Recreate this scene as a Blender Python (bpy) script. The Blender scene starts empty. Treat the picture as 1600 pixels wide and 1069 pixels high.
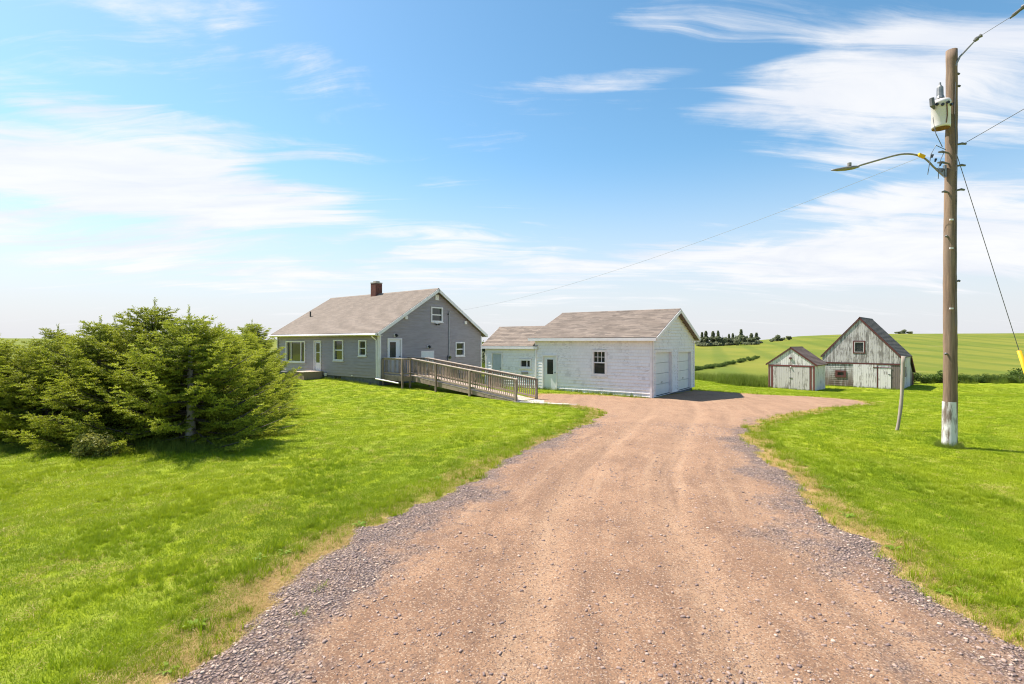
import bpy, bmesh, math, random
import numpy as np
from mathutils import Vector, Matrix, noise as mnoise
R = math.radians
sc = bpy.context.scene
col = sc.collection
random.seed(7)
rng = np.random.default_rng(11)

# ------------------------------------------------------------------ camera
cam_d = bpy.data.cameras.new('camera'); cam = bpy.data.objects.new('camera', cam_d); col.objects.link(cam)
cam.location = (0, 0, 2.5); cam.rotation_euler = (R(90), 0, 0)
cam_d.sensor_width = 36; cam_d.lens = 18.0; cam_d.clip_end = 5000; cam_d.clip_start = .05
sc.camera = cam

# ------------------------------------------------------------------ sun, sky, exposure
SUN_EL = R(56); SUN_DIR = Vector((-.905, .425, 0)).normalized() * math.cos(SUN_EL) + Vector((0, 0, math.sin(SUN_EL)))
sd = bpy.data.lights.new('sun', 'SUN'); sun = bpy.data.objects.new('sun', sd); col.objects.link(sun)
sd.energy = 5.0; sd.angle = R(.5); sd.color = (1, .925, .81)
sun.rotation_euler = SUN_DIR.to_track_quat('Z', 'Y').to_euler()
sc.view_settings.view_transform = 'Standard'; sc.view_settings.look = 'None'
sc.cycles.use_denoising = True; sc.cycles.denoiser = 'OPENIMAGEDENOISE'; sc.cycles.denoising_input_passes = 'RGB_ALBEDO_NORMAL'; sc.cycles.denoising_prefilter = 'ACCURATE'; sc.cycles.pixel_filter_type = 'BLACKMAN_HARRIS'; sc.cycles.filter_width = 1.1
sc.view_settings.exposure = 1.0; sc.view_settings.gamma = 1

def lin(c):
    return c / 12.92 if c <= .04045 else ((c + .055) / 1.055) ** 2.4
def rgb(r, g, b):
    return (lin(r / 255), lin(g / 255), lin(b / 255), 1)

class NT:
    """small helper around a node tree"""
    def __init__(s, t): s.t = t; s.n = t.nodes; s.l = t.links
    def new(s, ty, **k):
        n = s.n.new(ty)
        for a, v in k.items(): setattr(n, a, v)
        return n
    def put(s, sock, v):
        if isinstance(v, bpy.types.NodeSocket): s.l.new(v, sock)
        else: sock.default_value = v
    def math(s, op, a, b=0.0, c=None, clamp=False):
        n = s.new('ShaderNodeMath', operation=op, use_clamp=clamp)
        s.put(n.inputs[0], a); s.put(n.inputs[1], b)
        if c is not None: s.put(n.inputs[2], c)
        return n.outputs[0]
    def mix(s, f, a, b):
        n = s.new('ShaderNodeMix', data_type='RGBA', clamp_factor=True)
        s.put(n.inputs[0], f); s.put(n.inputs[6], a); s.put(n.inputs[7], b)
        return n.outputs[2]
    def ramp(s, v, a, b, c0=0.0, c1=1.0):
        n = s.new('ShaderNodeMapRange', interpolation_type='SMOOTHSTEP')
        for i, q in enumerate((v, a, b, c0, c1)): s.put(n.inputs[i], q)
        return n.outputs[0]
    def noise(s, vec, scale, detail=4, rough=.55, dist=0.0):
        n = s.new('ShaderNodeTexNoise'); s.put(n.inputs['Vector'], vec)
        n.inputs['Scale'].default_value = scale; n.inputs['Detail'].default_value = detail
        n.inputs['Roughness'].default_value = rough; n.inputs['Distortion'].default_value = dist
        return n.outputs[0]
    def scale(s, vec, sx, sy, sz):
        n = s.new('ShaderNodeVectorMath', operation='MULTIPLY'); s.put(n.inputs[0], vec); n.inputs[1].default_value = (sx, sy, sz)
        return n.outputs[0]
    def attr(s, name, ty='GEOMETRY', out='Fac'):
        return s.new('ShaderNodeAttribute', attribute_name=name, attribute_type=ty).outputs[out]

# world: physical sky plus drifting cirrus given in azimuth / elevation
w = bpy.data.worlds.new('World'); sc.world = w; w.use_nodes = True
T = NT(w.node_tree); T.n.clear()
sky = T.new('ShaderNodeTexSky', sky_type='NISHITA', sun_disc=False, sun_elevation=SUN_EL, sun_rotation=math.atan2(SUN_DIR.x, SUN_DIR.y), air_density=1.0, dust_density=.6, ozone_density=1.6)
tc = T.new('ShaderNodeTexCoord').outputs['Generated']
sp = T.new('ShaderNodeSeparateXYZ'); T.l.new(tc, sp.inputs[0])
X_, Y_, Z_ = sp.outputs
az = T.math('ARCTAN2', X_, Y_)
el = T.math('ARCSINE', Z_)
cxyz = T.new('ShaderNodeCombineXYZ')
zz = T.math('ADD', T.math('MAXIMUM', Z_, 0.0), .16)
T.l.new(T.math('DIVIDE', X_, zz), cxyz.inputs[0]); T.l.new(T.math('DIVIDE', Y_, zz), cxyz.inputs[1])
pl = T.scale(cxyz.outputs[0], .8, 1.7, 1)
wn = T.new('ShaderNodeTexNoise'); T.l.new(pl, wn.inputs['Vector']); wn.inputs['Scale'].default_value = .7; wn.inputs['Detail'].default_value = 3
wv = T.new('ShaderNodeVectorMath', operation='MULTIPLY_ADD'); T.l.new(wn.outputs['Color'], wv.inputs[0]); wv.inputs[1].default_value = (1.1, 1.1, 0); T.l.new(pl, wv.inputs[2])
f1 = T.noise(wv.outputs[0], 1.5, 9, .62, .3)
f2 = T.noise(T.scale(wv.outputs[0], .45, 2.3, 1), 1.9, 8, .66, .5)
fb = T.math('ADD', T.math('MULTIPLY', f1, .5), T.math('MULTIPLY', f2, .5))
def blob(px, py, sx, sy, amp):
    # soft patch of denser cloud at a direction in the sky
    a0 = math.atan((px - 800) / 800); e0 = math.atan((535 - py) / math.hypot(800, px - 800))
    a = T.math('DIVIDE', T.math('SUBTRACT', az, a0), sx / 800); e = T.math('DIVIDE', T.math('SUBTRACT', el, e0), sy / 800)
    d = T.math('ADD', T.math('MULTIPLY', a, a), T.math('MULTIPLY', e, e))
    return T.math('MULTIPLY', T.ramp(d, 0.0, 1.0, 1.0, 0.0), amp)
acc = T.math('ADD', fb, 0.0)
for b in [(230, 280, 340, 55, .25), (60, 330, 280, 55, .09), (300, 205, 330, 30, .16), (700, 195, 260, 40, .04), (1420, 150, 330, 115, .17), (1330, 130, 260, 60, .08),
          (1420, 310, 200, 26, .20), (1480, 385, 330, 60, .24), (940, 128, 190, 18, .12), (1060, 390, 130, 26, .14), (430, 70, 300, 60, .07), (1000, 250, 330, 60, -.14), (700, 60, 330, 60, -.10), (1180, 300, 130, 45, -.10), (800, 330, 300, 40, -.03), (560, 400, 560, 75, .09), (1000, 440, 500, 50, .08), (150, 410, 400, 40, .05)]:
    acc = T.math('ADD', acc, blob(*b))
dens = T.ramp(acc, .525, .725)
haze_f = T.ramp(el, -.02, .36, .95, 0.0)
cl_col = T.mix(T.ramp(f1, .3, .7), (.42, .44, .485, 1), (.51, .51, .515, 1))
sk = T.new('ShaderNodeVectorMath', operation='SCALE'); T.l.new(sky.outputs[0], sk.inputs[0]); sk.inputs['Scale'].default_value = .098
hsv = T.new('ShaderNodeHueSaturation'); T.l.new(sk.outputs[0], hsv.inputs['Color']); hsv.inputs['Saturation'].default_value = 1.18; hsv.inputs['Hue'].default_value = .486
m1 = T.mix(haze_f, hsv.outputs[0], (.395, .405, .435, 1))
m2 = T.mix(T.math('MULTIPLY', dens, .93), m1, cl_col)
bg = T.new('ShaderNodeBackground'); T.l.new(m2, bg.inputs[0]); bg.inputs[1].default_value = 1.0
wo = T.new('ShaderNodeOutputWorld'); T.l.new(bg.outputs[0], wo.inputs[0])

# ------------------------------------------------------------------ materials
def material(name):
    m = bpy.data.materials.new(name); m.use_nodes = True
    t = NT(m.node_tree); t.n.clear()
    p = t.new('ShaderNodeBsdfPrincipled'); o = t.new('ShaderNodeOutputMaterial'); t.l.new(p.outputs[0], o.inputs[0])
    return m, t, p, o
def bump(t, p, h, strength=.3, dist=.02):
    b = t.new('ShaderNodeBump'); b.inputs['Strength'].default_value = strength; b.inputs['Distance'].default_value = dist
    t.put(b.inputs['Height'], h); t.l.new(b.outputs[0], p.inputs['Normal'])
def objco(t): return t.new('ShaderNodeTexCoord').outputs['Object']
def uvco(t): return t.new('ShaderNodeTexCoord').outputs['UV']
def plain(name, c1, c2=None, scale=6, rough=.6, metal=0.0, bmp=0.0, stretch=(1, 1, 1), spec=.4, det=5):
    m, t, p, o = material(name)
    v = t.scale(objco(t), *stretch)
    n = t.noise(v, scale, det, .6)
    c2 = c2 or tuple(x * .82 for x in c1[:3]) + (1,)
    t.l.new(t.mix(t.ramp(n, .3, .7), c1, c2), p.inputs['Base Color'])
    p.inputs['Roughness'].default_value = rough; p.inputs['Metallic'].default_value = metal; p.inputs['Specular IOR Level'].default_value = spec
    if bmp: bump(t, p, n, bmp, .01)
    return m
M = {}
M['vinyl'] = None
def vinyl():
    m, t, p, o = material('grey_siding')
    n = t.noise(t.scale(objco(t), .6, .6, 3), 3, 5)
    n2 = t.noise(uvco(t), .5, 3)
    c = t.mix(t.ramp(n, .3, .7), (.325, .285, .302, 1), (.270, .236, .248, 1))
    c = t.mix(t.math('MULTIPLY', t.ramp(n2, .4, .75), .25), c, (.29, .275, .28, 1))
    t.l.new(c, p.inputs['Base Color']); p.inputs['Roughness'].default_value = .5
    return m
M['vinyl'] = vinyl()
M['white'] = plain('white_trim', (.79, .755, .775, 1), (.71, .68, .695, 1), 4, .45)
M['door_white'] = plain('white_door', (.72, .74, .77, 1), (.66, .68, .71, 1), 2, .4)
M['door_blue'] = plain('pale_door', (.46, .50, .56, 1), (.40, .43, .48, 1), 3, .5)
M['foundation'] = plain('grey_foundation', (.13, .14, .17, 1), (.09, .10, .12, 1), 5, .85, bmp=.2)
M['concrete'] = plain('concrete', (.50, .46, .40, 1), (.36, .33, .29, 1), 3, .9, bmp=.3)
M['black'] = plain('black_metal', (.02, .02, .022, 1), (.03, .03, .03, 1), 8, .4)
M['grey_metal'] = plain('grey_metal', (.20, .20, .21, 1), (.28, .28, .28, 1), 6, .45, .6)
M['thin_wire'] = plain('aluminium_wire', (.36, .37, .39, 1), None, 6, .5)
M['mast'] = plain('pale_conduit', (.42, .42, .44, 1), None, 6, .5)
M['wire'] = plain('wire', (.10, .10, .11, 1), (.14, .14, .14, 1), 6, .5)
M['yellow'] = plain('yellow_plastic', (.80, .46, .01, 1), (.70, .38, .01, 1), 4, .45)
M['lamp_head'] = plain('lamp_housing', (.20, .19, .18, 1), (.28, .26, .24, 1), 9, .5, .3)
M['glass_dark'] = None
def glass():
    m, t, p, o = material('window_glass')
    n = t.noise(objco(t), 1.3, 3)
    t.l.new(t.mix(n, (.015, .018, .018, 1), (.05, .055, .05, 1)), p.inputs['Base Color'])
    p.inputs['Roughness'].default_value = .04; p.inputs['Specular IOR Level'].default_value = .7
    bump(t, p, t.noise(objco(t), 2.2, 1), .04, .02)
    return m
M['glass'] = glass()
M['curtain'] = plain('curtain', (.55, .55, .52, 1), (.4, .4, .38, 1), 9, .8, stretch=(4, 4, .3))
def shingle_roof(name, ca, cb, cc, wd=.33, row=.14, contrast=1.0):
    m, t, p, o = material(name)
    uv = uvco(t)
    b = t.new('ShaderNodeTexBrick', offset=.5, squash=1.0); t.l.new(uv, b.inputs['Vector'])
    b.inputs['Scale'].default_value = 1; b.inputs['Brick Width'].default_value = wd; b.inputs['Row Height'].default_value = row
    b.inputs['Mortar Size'].default_value = .006; b.inputs['Bias'].default_value = 0
    b.inputs['Color1'].default_value = ca; b.inputs['Color2'].default_value = cb; b.inputs['Mortar'].default_value = tuple(x * .6 for x in ca[:3]) + (1,)
    n = t.noise(t.scale(uv, 1, 2.4, 1), 1.6, 6, .65)
    n2 = t.noise(uv, 60, 3)
    c = t.mix(t.ramp(n, .45, .72, 0, contrast), b.outputs[0], cc)
    c = t.mix(t.math('MULTIPLY', n2, .3), c, tuple(x * .6 for x in ca[:3]) + (1,))
    t.l.new(c, p.inputs['Base Color']); p.inputs['Roughness'].default_value = .9
    bump(t, p, n2, .4, .01)
    return m
M['roof_house'] = shingle_roof('brown_roof_shingles', (.235, .186, .152, 1), (.175, .140, .116, 1), (.258, .208, .174, 1), contrast=.6)
M['roof_garage'] = shingle_roof('mottled_roof_shingles', (.240, .188, .154, 1), (.112, .088, .074, 1), (.31, .25, .205, 1), .55, .16, .75)
M['roof_barn'] = shingle_roof('dark_roof_shingles', (.085, .075, .072, 1), (.065, .058, .056, 1), (.11, .10, .095, 1))
M['roof_shed'] = shingle_roof('brown_shed_shingles', (.125, .085, .070, 1), (.085, .058, .050, 1), (.15, .115, .1, 1))
def white_shingle():
    m, t, p, o = material('weathered_white_shingles')
    uv = uvco(t)
    b = t.new('ShaderNodeTexBrick', offset=.43, offset_frequency=2); t.l.new(uv, b.inputs['Vector'])
    b.inputs['Scale'].default_value = 1; b.inputs['Brick Width'].default_value = .17; b.inputs['Row Height'].default_value = .165
    b.inputs['Mortar Size'].default_value = .005; b.inputs['Color1'].default_value = (.84, .82, .835, 1); b.inputs['Color2'].default_value = (.79, .77, .785, 1); b.inputs['Mortar'].default_value = (.72, .70, .715, 1)
    big = t.noise(t.scale(uv, .8, 1.5, 1), 1.1, 4, .6)
    fine = t.noise(t.scale(uv, 2.2, 6, 1), 2.4, 6, .7)
    peel = t.math('MULTIPLY', t.ramp(fine, .50, .62), t.ramp(big, .44, .60))
    b2 = t.new('ShaderNodeTexBrick', offset=.43, offset_frequency=2); t.l.new(uv, b2.inputs['Vector'])
    b2.inputs['Scale'].default_value = 1; b2.inputs['Brick Width'].default_value = .17; b2.inputs['Row Height'].default_value = .165; b2.inputs['Mortar Size'].default_value = 0
    b2.inputs['Color1'].default_value = (0, 0, 0, 1); b2.inputs['Color2'].default_value = (1, 1, 1, 1)
    single = t.math('MULTIPLY', t.ramp(b2.outputs[0], .80, .98), t.ramp(big, .35, .6))
    f = t.math('MAXIMUM', t.math('MULTIPLY', peel, .42), t.math('MULTIPLY', single, .30))
    c = t.mix(f, b.outputs[0], (.33, .31, .305, 1))
    t.l.new(c, p.inputs['Base Color']); p.inputs['Roughness'].default_value = .75
    bump(t, p, fine, .25, .01)
    return m
M['wshingle'] = white_shingle()
def peeled(name, paint, wood, amount, streak=9.0, dirt=None):
    # peeling paint on old boards; the bare wood shows in vertical streaks
    m, t, p, o = material(name)
    co = objco(t); oi = t.new('ShaderNodeObjectInfo').outputs['Random']
    ad = t.new('ShaderNodeVectorMath', operation='ADD'); t.l.new(co, ad.inputs[0])
    cb = t.new('ShaderNodeCombineXYZ'); t.l.new(t.math('MULTIPLY', oi, 31.0), cb.inputs[0]); t.l.new(t.math('MULTIPLY', oi, 17.0), cb.inputs[2]); t.l.new(cb.outputs[0], ad.inputs[1])
    n = t.noise(t.scale(ad.outputs[0], 1, 1, .18), streak, 8, .7)
    n2 = t.noise(co, 1.3, 4)
    th = t.math('ADD', t.math('MULTIPLY', n, .7), t.math('ADD', t.math('MULTIPLY', n2, .3), t.math('MULTIPLY', oi, .10)))
    f = t.ramp(th, .62 - amount * .22, .74 - amount * .22)
    wd = t.mix(t.noise(t.scale(ad.outputs[0], 1, 1, .08), 26, 5), wood, tuple(x * .5 for x in wood[:3]) + (1,))
    c = t.mix(f, paint, wd)
    if dirt:
        z = t.new('ShaderNodeSeparateXYZ'); t.l.new(co, z.inputs[0])
        d = t.math('MULTIPLY', t.ramp(t.math('ADD', z.outputs[2], t.math('MULTIPLY', n2, 1.4)), .9, 2.7, 1, 0), t.ramp(n, .15, .5))
        c = t.mix(t.math('MULTIPLY', d, .95), c, dirt)
    t.l.new(c, p.inputs['Base Color']); p.inputs['Roughness'].default_value = .85
    bump(t, p, n, .4, .01)
    return m
M['barn_board'] = peeled('peeling_grey_boards', (.50, .465, .47, 1), (.28, .25, .24, 1), .55)
M['barn_door'] = peeled('peeling_white_boards', (.66, .62, .64, 1), (.40, .36, .35, 1), .24)
M['barn_wall'] = peeled('stained_barn_wall', (.47, .46, .46, 1), (.24, .21, .19, 1), .45, 5, (.12, .085, .065, 1))
M['shed_board'] = peeled('worn_shed_boards', (.54, .49, .50, 1), (.36, .32, .305, 1), .35)
M['red'] = peeled('faded_red_trim', (.155, .040, .037, 1), (.17, .11, .10, 1), .25)
M['dark_red'] = peeled('old_red_trim', (.105, .030, .028, 1), (.11, .065, .06, 1), .3)
M['brown_board'] = peeled('bare_brown_boards', (.17, .135, .125, 1), (.11, .085, .08, 1), .4)
M['deck'] = peeled('weathered_deck_wood', (.30, .228, .178, 1), (.20, .152, .120, 1), .4, 12)
M['deck_top'] = peeled('sun_bleached_deck', (.50, .40, .33, 1), (.36, .28, .23, 1), .4, 9)
def pole_wood():
    m, t, p, o = material('pole_wood')
    co = objco(t)
    n = t.noise(t.scale(co, 1, 1, .05), 16, 8, .7); n2 = t.noise(t.scale(co, 1, 1, .5), 1.5, 4)
    c = t.mix(t.ramp(n, .32, .68), (.265, .178, .118, 1), (.115, .074, .050, 1))
    c = t.mix(t.math('MULTIPLY', t.ramp(n2, .45, .7), .5), c, (.24, .185, .14, 1))
    t.l.new(c, p.inputs['Base Color']); p.inputs['Roughness'].default_value = .85; bump(t, p, n, .6, .02)
    return m
M['pole'] = pole_wood()
M['pole_paint'] = peeled('flaking_white_paint', (.66, .65, .64, 1), (.20, .15, .12, 1), .36, 6)
M['post'] = plain('bleached_post', (.36, .31, .26, 1), (.24, .20, .17, 1), 12, .85, stretch=(1, 1, .1), bmp=.4)
def brick_m():
    m, t, p, o = material('red_brick'); n = t.noise(objco(t), 14, 4)
    oi = t.new('ShaderNodeObjectInfo').outputs['Random']
    c = t.mix(oi, (.20, .062, .045, 1), (.135, .045, .036, 1)); c = t.mix(t.math('MULTIPLY', n, .4), c, (.10, .05, .045, 1))
    t.l.new(c, p.inputs['Base Color']); p.inputs['Roughness'].default_value = .9
    return m
M['brick'] = brick_m()
M['mortar'] = plain('mortar', (.26, .20, .18, 1), None, 8, .95)
M['bark'] = plain('spruce_bark', (.22, .19, .165, 1), (.12, .10, .085, 1), 9, .95, bmp=.6, stretch=(1, 1, .4))
M['limb'] = plain('limb_bark', (.10, .08, .06, 1), (.06, .05, .04, 1), 9, .95)
M['dead_bark'] = plain('grey_bark', (.40, .38, .35, 1), (.20, .18, .16, 1), 7, .95, bmp=.6, stretch=(1, 1, .4))

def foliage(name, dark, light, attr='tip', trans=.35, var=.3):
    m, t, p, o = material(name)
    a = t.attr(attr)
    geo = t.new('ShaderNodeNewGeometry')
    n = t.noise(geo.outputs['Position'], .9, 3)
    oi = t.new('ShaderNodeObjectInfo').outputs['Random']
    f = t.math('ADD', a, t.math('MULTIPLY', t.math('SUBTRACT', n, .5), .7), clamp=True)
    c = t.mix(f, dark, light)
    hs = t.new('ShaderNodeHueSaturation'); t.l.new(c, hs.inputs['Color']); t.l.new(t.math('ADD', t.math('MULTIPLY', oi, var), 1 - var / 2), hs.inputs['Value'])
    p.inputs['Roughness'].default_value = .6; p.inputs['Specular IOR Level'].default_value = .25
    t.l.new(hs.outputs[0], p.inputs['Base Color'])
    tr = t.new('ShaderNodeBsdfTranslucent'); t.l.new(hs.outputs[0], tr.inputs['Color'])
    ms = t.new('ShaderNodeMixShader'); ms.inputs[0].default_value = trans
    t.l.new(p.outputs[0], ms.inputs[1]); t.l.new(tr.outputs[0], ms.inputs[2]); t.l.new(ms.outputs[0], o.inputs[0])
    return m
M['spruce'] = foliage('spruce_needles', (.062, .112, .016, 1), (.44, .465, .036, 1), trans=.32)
M['far_tree'] = foliage('far_foliage', (.19, .215, .14, 1), (.27, .29, .16, 1), trans=.4)
M['bush'] = foliage('bush_leaves', (.045, .085, .014, 1), (.13, .19, .03, 1), trans=.3)
M['bush_light'] = foliage('yellow_bush_leaves', (.14, .16, .03, 1), (.32, .30, .07, 1), trans=.3)

# ------------------------------------------------------------------ mesh helpers
class MB:
    def __init__(s): s.v = []; s.f = []; s.uv = []
    def face(s, pts, uv=None):
        i = len(s.v); s.v += [tuple(p) for p in pts]; s.f.append(tuple(range(i, i + len(pts))))
        s.uv.append(uv or [(p[0], p[2]) for p in pts])
    def box8(s, q):
        for a in ((0, 3, 2, 1), (4, 5, 6, 7), (0, 1, 5, 4), (1, 2, 6, 5), (2, 3, 7, 6), (3, 0, 4, 7)): s.face([q[i] for i in a])
        return s
    def box(s, x0, x1, y0, y1, z0, z1):
        return s.box8([(x0, y0, z0), (x1, y0, z0), (x1, y1, z0), (x0, y1, z0), (x0, y0, z1), (x1, y0, z1), (x1, y1, z1), (x0, y1, z1)])
    def pbox(s, P, s0, s1, t0, t1, d0, d1):
        # box in a wall's own frame: s along, t up, d outward
        return s.box8([P(s0, t0, d1), P(s1, t0, d1), P(s1, t0, d0), P(s0, t0, d0), P(s0, t1, d1), P(s1, t1, d1), P(s1, t1, d0), P(s0, t1, d0)])
    def tube(s, pts, rad, n=8, caps=True):
        pts = [Vector(p) for p in pts]; rings = []
        rad = rad if hasattr(rad, '__len__') else [rad] * len(pts)
        for i, p in enumerate(pts):
            d = (pts[min(i + 1, len(pts) - 1)] - pts[max(i - 1, 0)]).normalized()
            a = d.cross(Vector((0, 0, 1)) if abs(d.z) < .9 else Vector((0, 1, 0))).normalized(); b = a.cross(d)
            rings.append([p + (a * math.cos(2 * math.pi * k / n) + b * math.sin(2 * math.pi * k / n)) * rad[i] for k in range(n)])
        for i in range(len(rings) - 1):
            for k in range(n): s.face([rings[i][k], rings[i + 1][k], rings[i + 1][(k + 1) % n], rings[i][(k + 1) % n]])
        if caps: s.face(rings[0]); s.face(rings[-1][::-1])
        return s
    def lap(s, P, smin, smax, t0, t1, course, lip, openings=(), uvoff=(0, 0)):
        # courses of clapboard or shingle, each one tilted out at its lower edge, cut round the openings
        cuts = {t0, t1}
        k = math.ceil(t0 / course + 1e-6)
        while k * course < t1: cuts.add(k * course); k += 1
        for o in openings: cuts |= {o[2], o[3]}
        cuts = sorted(c for c in cuts if t0 <= c <= t1)
        for a, b in zip(cuts, cuts[1:]):
            if b - a < 1e-4: continue
            mid = (a + b) / 2; base = math.floor(mid / course + 1e-6) * course
            da = lip * (1 - (a - base) / course); db = lip * (1 - (b - base) / course)
            segs = [(None, None)]; cur = []
            ops = sorted(o for o in openings if o[2] < mid < o[3])
            left = None
            for o in ops: cur.append((left, o[0])); left = o[1]
            cur.append((left, None))
            for l, r in cur:
                l0 = smin(a) if l is None else l; l1 = smin(b) if l is None else l
                r0 = smax(a) if r is None else r; r1 = smax(b) if r is None else r
                if r0 - l0 < .003 and r1 - l1 < .003: continue
                u, v = uvoff
                s.face([P(l0, a, da), P(r0, a, da), P(r1, b, db), P(l1, b, db)], [(l0 + u, a + v), (r0 + u, a + v), (r1 + u, b + v), (l1 + u, b + v)])
                if abs(a - base) < 1e-4: s.face([P(l0, a, -.004), P(r0, a, -.004), P(r0, a, da), P(l0, a, da)], [(l0 + u, a + v)] * 4)
        return s
    def mesh(s, name, mat, smooth=False):
        me = bpy.data.meshes.new(name); me.from_pydata(s.v, [], s.f)
        ul = me.uv_layers.new(name='UVMap')
        ul.data.foreach_set('uv', np.array([c for f in s.uv for c in f], dtype=np.float32).ravel())
        if mat: me.materials.append(mat)
        if smooth:
            bm = bmesh.new(); bm.from_mesh(me); bmesh.ops.remove_doubles(bm, verts=bm.verts, dist=1e-5); bm.to_mesh(me); bm.free()
            me.polygons.foreach_set('use_smooth', [True] * len(me.polygons))
        return me
    def build(s, name, mat, parent=None, smooth=False, loc=(0, 0, 0)):
        return link(name, s.mesh(name, mat, smooth), parent, loc)
def link(name, me, parent=None, loc=(0, 0, 0), rot=None):
    o = bpy.data.objects.new(name, me); col.objects.link(o); o.location = loc
    if parent: o.parent = parent
    if rot: o.rotation_euler = rot
    return o
def tag(o, label=None, cat=None, group=None, kind=None):
    for k, v in (('label', label), ('category', cat), ('group', group), ('kind', kind)):
        if v: o[k] = v
    return o
def thing(name, loc, label, cat, rz=0, group=None):
    o = bpy.data.objects.new(name, None); col.objects.link(o); o.location = loc; o.rotation_euler = (0, 0, rz); o.empty_display_size = .3
    return tag(o, label, cat, group)
def frame(ox, oy, sx, sy):
    # wall frame: origin, direction along; outward normal is to the right of "along"
    nx, ny = sy, -sx
    return lambda s, t, d: (ox + sx * s + nx * d, oy + sy * s + ny * d, t)
def npmesh(name, V, F, mat, attrs=(), smooth=False):
    me = bpy.data.meshes.new(name); V = np.asarray(V, np.float32); F = np.asarray(F, np.int32)
    me.vertices.add(len(V)); me.vertices.foreach_set('co', V.ravel())
    k = F.shape[1]; me.loops.add(F.size); me.loops.foreach_set('vertex_index', F.ravel())
    me.polygons.add(len(F)); me.polygons.foreach_set('loop_start', np.arange(0, F.size, k, dtype=np.int32))
    me.update(calc_edges=True)
    for n, a in attrs:
        at = me.attributes.new(n, 'FLOAT', 'POINT'); at.data.foreach_set('value', np.asarray(a, np.float32))
    if mat: me.materials.append(mat)
    if smooth: me.polygons.foreach_set('use_smooth', [True] * len(F))
    me.validate()
    return me

# ------------------------------------------------------------------ terrain
def sstep(a, b, x):
    t = np.clip((x - a) / (b - a), 0, 1); return t * t * (3 - 2 * t)
def vnoise(x, y, seed=0):
    # cheap smooth value noise on arrays
    xi = np.floor(x).astype(np.int64); yi = np.floor(y).astype(np.int64); fx = x - xi; fy = y - yi
    h = lambda a, b: (np.sin(a * 127.1 + b * 311.7 + seed * 74.7) * 43758.5453) % 1.0
    fx = fx * fx * (3 - 2 * fx); fy = fy * fy * (3 - 2 * fy)
    return (h(xi, yi) * (1 - fx) + h(xi + 1, yi) * fx) * (1 - fy) + (h(xi, yi + 1) * (1 - fx) + h(xi + 1, yi + 1) * fx) * fy
def fbm(x, y, seed=0, oct=4):
    r = 0; a = .5
    for i in range(oct): r = r + a * vnoise(x * 2 ** i, y * 2 ** i, seed + i); a *= .5
    return r
def terrain(X, Y):
    X = np.asarray(X, float); Y = np.asarray(Y, float)
    a = np.log1p(np.exp(np.clip((X - 3) * 1.2, -30, 30))) / 1.2 + np.where(X > 28, X - 3, 0) * 0
    a = np.where((X - 3) * 1.2 > 30, X - 3, a)
    a = np.minimum(a, 19 + (a - 19) * .15)
    z = -.12 * sstep(8, 24, Y) - a * (.010 + .030 * sstep(8, 40, Y))
    z = z - .32 * sstep(30, 39, Y) * sstep(11, 20, X)
    z = z + .40 * np.exp(-((X + 12.5) / 10) ** 2 - ((Y - 36.5) / 8.5) ** 2)
    az = X / np.maximum(Y, 1)
    yc = np.interp(az, [-1.2, -.3, -.05, .37, .48, .56, .65, .82, 1.2], [3.0, 1.0, 0, -.5, 1.0, 4.0, 5.2, 5.6, 6.2])
    crest = 2.5 + yc
    prof = np.interp(Y, [0, 50, 62, 95, 125, 165, 205, 250, 300, 345, 420, 520, 900], [0, 0, -.02, .02, .10, .26, .47, .72, .93, 1.0, .97, .8, .2])
    base = np.interp(Y, [0, 46, 62, 100, 170, 260, 300, 345], [0, 0, -.35, -.55, -.5, -.2, 0, 0])
    w = sstep(46, 75, Y)
    zf = -1.15 + base + (crest + 1.15) * prof
    return z * (1 - w) + zf * w
def gz(x, y): return float(terrain(x, y))

DRIVE = np.array([(-2.6, -3), (-2.55, 3.1), (-2.48, 3.75), (-2.46, 4.22), (-2.38, 4.71), (-2.26, 5.64), (-2.03, 6.78), (-1.4, 8.01), (-.72, 9.54), (.82, 13.06), (2.43, 16.17), (3.3, 18.3), (3.3, 19.9), (2.64, 21.0), (1.0, 21.75), (1.0, 24.2), (1.6, 25.6), (3.0, 25.6), (4.4, 25.5), (6.3, 24.55), (6.95, 25.0), (10.75, 30.4),
                  (11.6, 29.9), (13.7, 28.9), (16.4, 28.5), (18.1, 27.0), (17.3, 24.7), (12.5, 21.2), (9.1, 18.1), (7.0, 15.3), (6.1, 13.2), (5.5, 10.9), (4.78, 7.95), (4.6, 6.95), (4.44, 5.92), (4.28, 4.68), (4.24, 4.24), (4.1, 3.5), (3.9, -3)])
def sdrive(X, Y):
    # signed distance to the driveway outline, positive inside
    X = np.asarray(X, float); Y = np.asarray(Y, float); d = np.full(X.shape, 1e9); ins = np.zeros(X.shape, bool)
    n = len(DRIVE)
    for i in range(n):
        ax, ay = DRIVE[i]; bx, by = DRIVE[(i + 1) % n]
        ex, ey = bx - ax, by - ay; t = np.clip(((X - ax) * ex + (Y - ay) * ey) / (ex * ex + ey * ey), 0, 1)
        d = np.minimum(d, np.hypot(X - ax - t * ex, Y - ay - t * ey))
        c = ((ay > Y) != (by > Y)); 
        with np.errstate(divide='ignore', invalid='ignore'):
            xi = ex * (Y - ay) / (ey if ey else 1e-9) + ax
        ins ^= c & (X < xi)
    return np.where(ins, d, -d)
def sdn(X, Y):
    # outline with a ragged edge
    return sdrive(X, Y) + (fbm(X * 1.7, Y * 1.7, 3) - .47) * .55 + (vnoise(X * 6, Y * 6, 9) - .5) * .16

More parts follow.
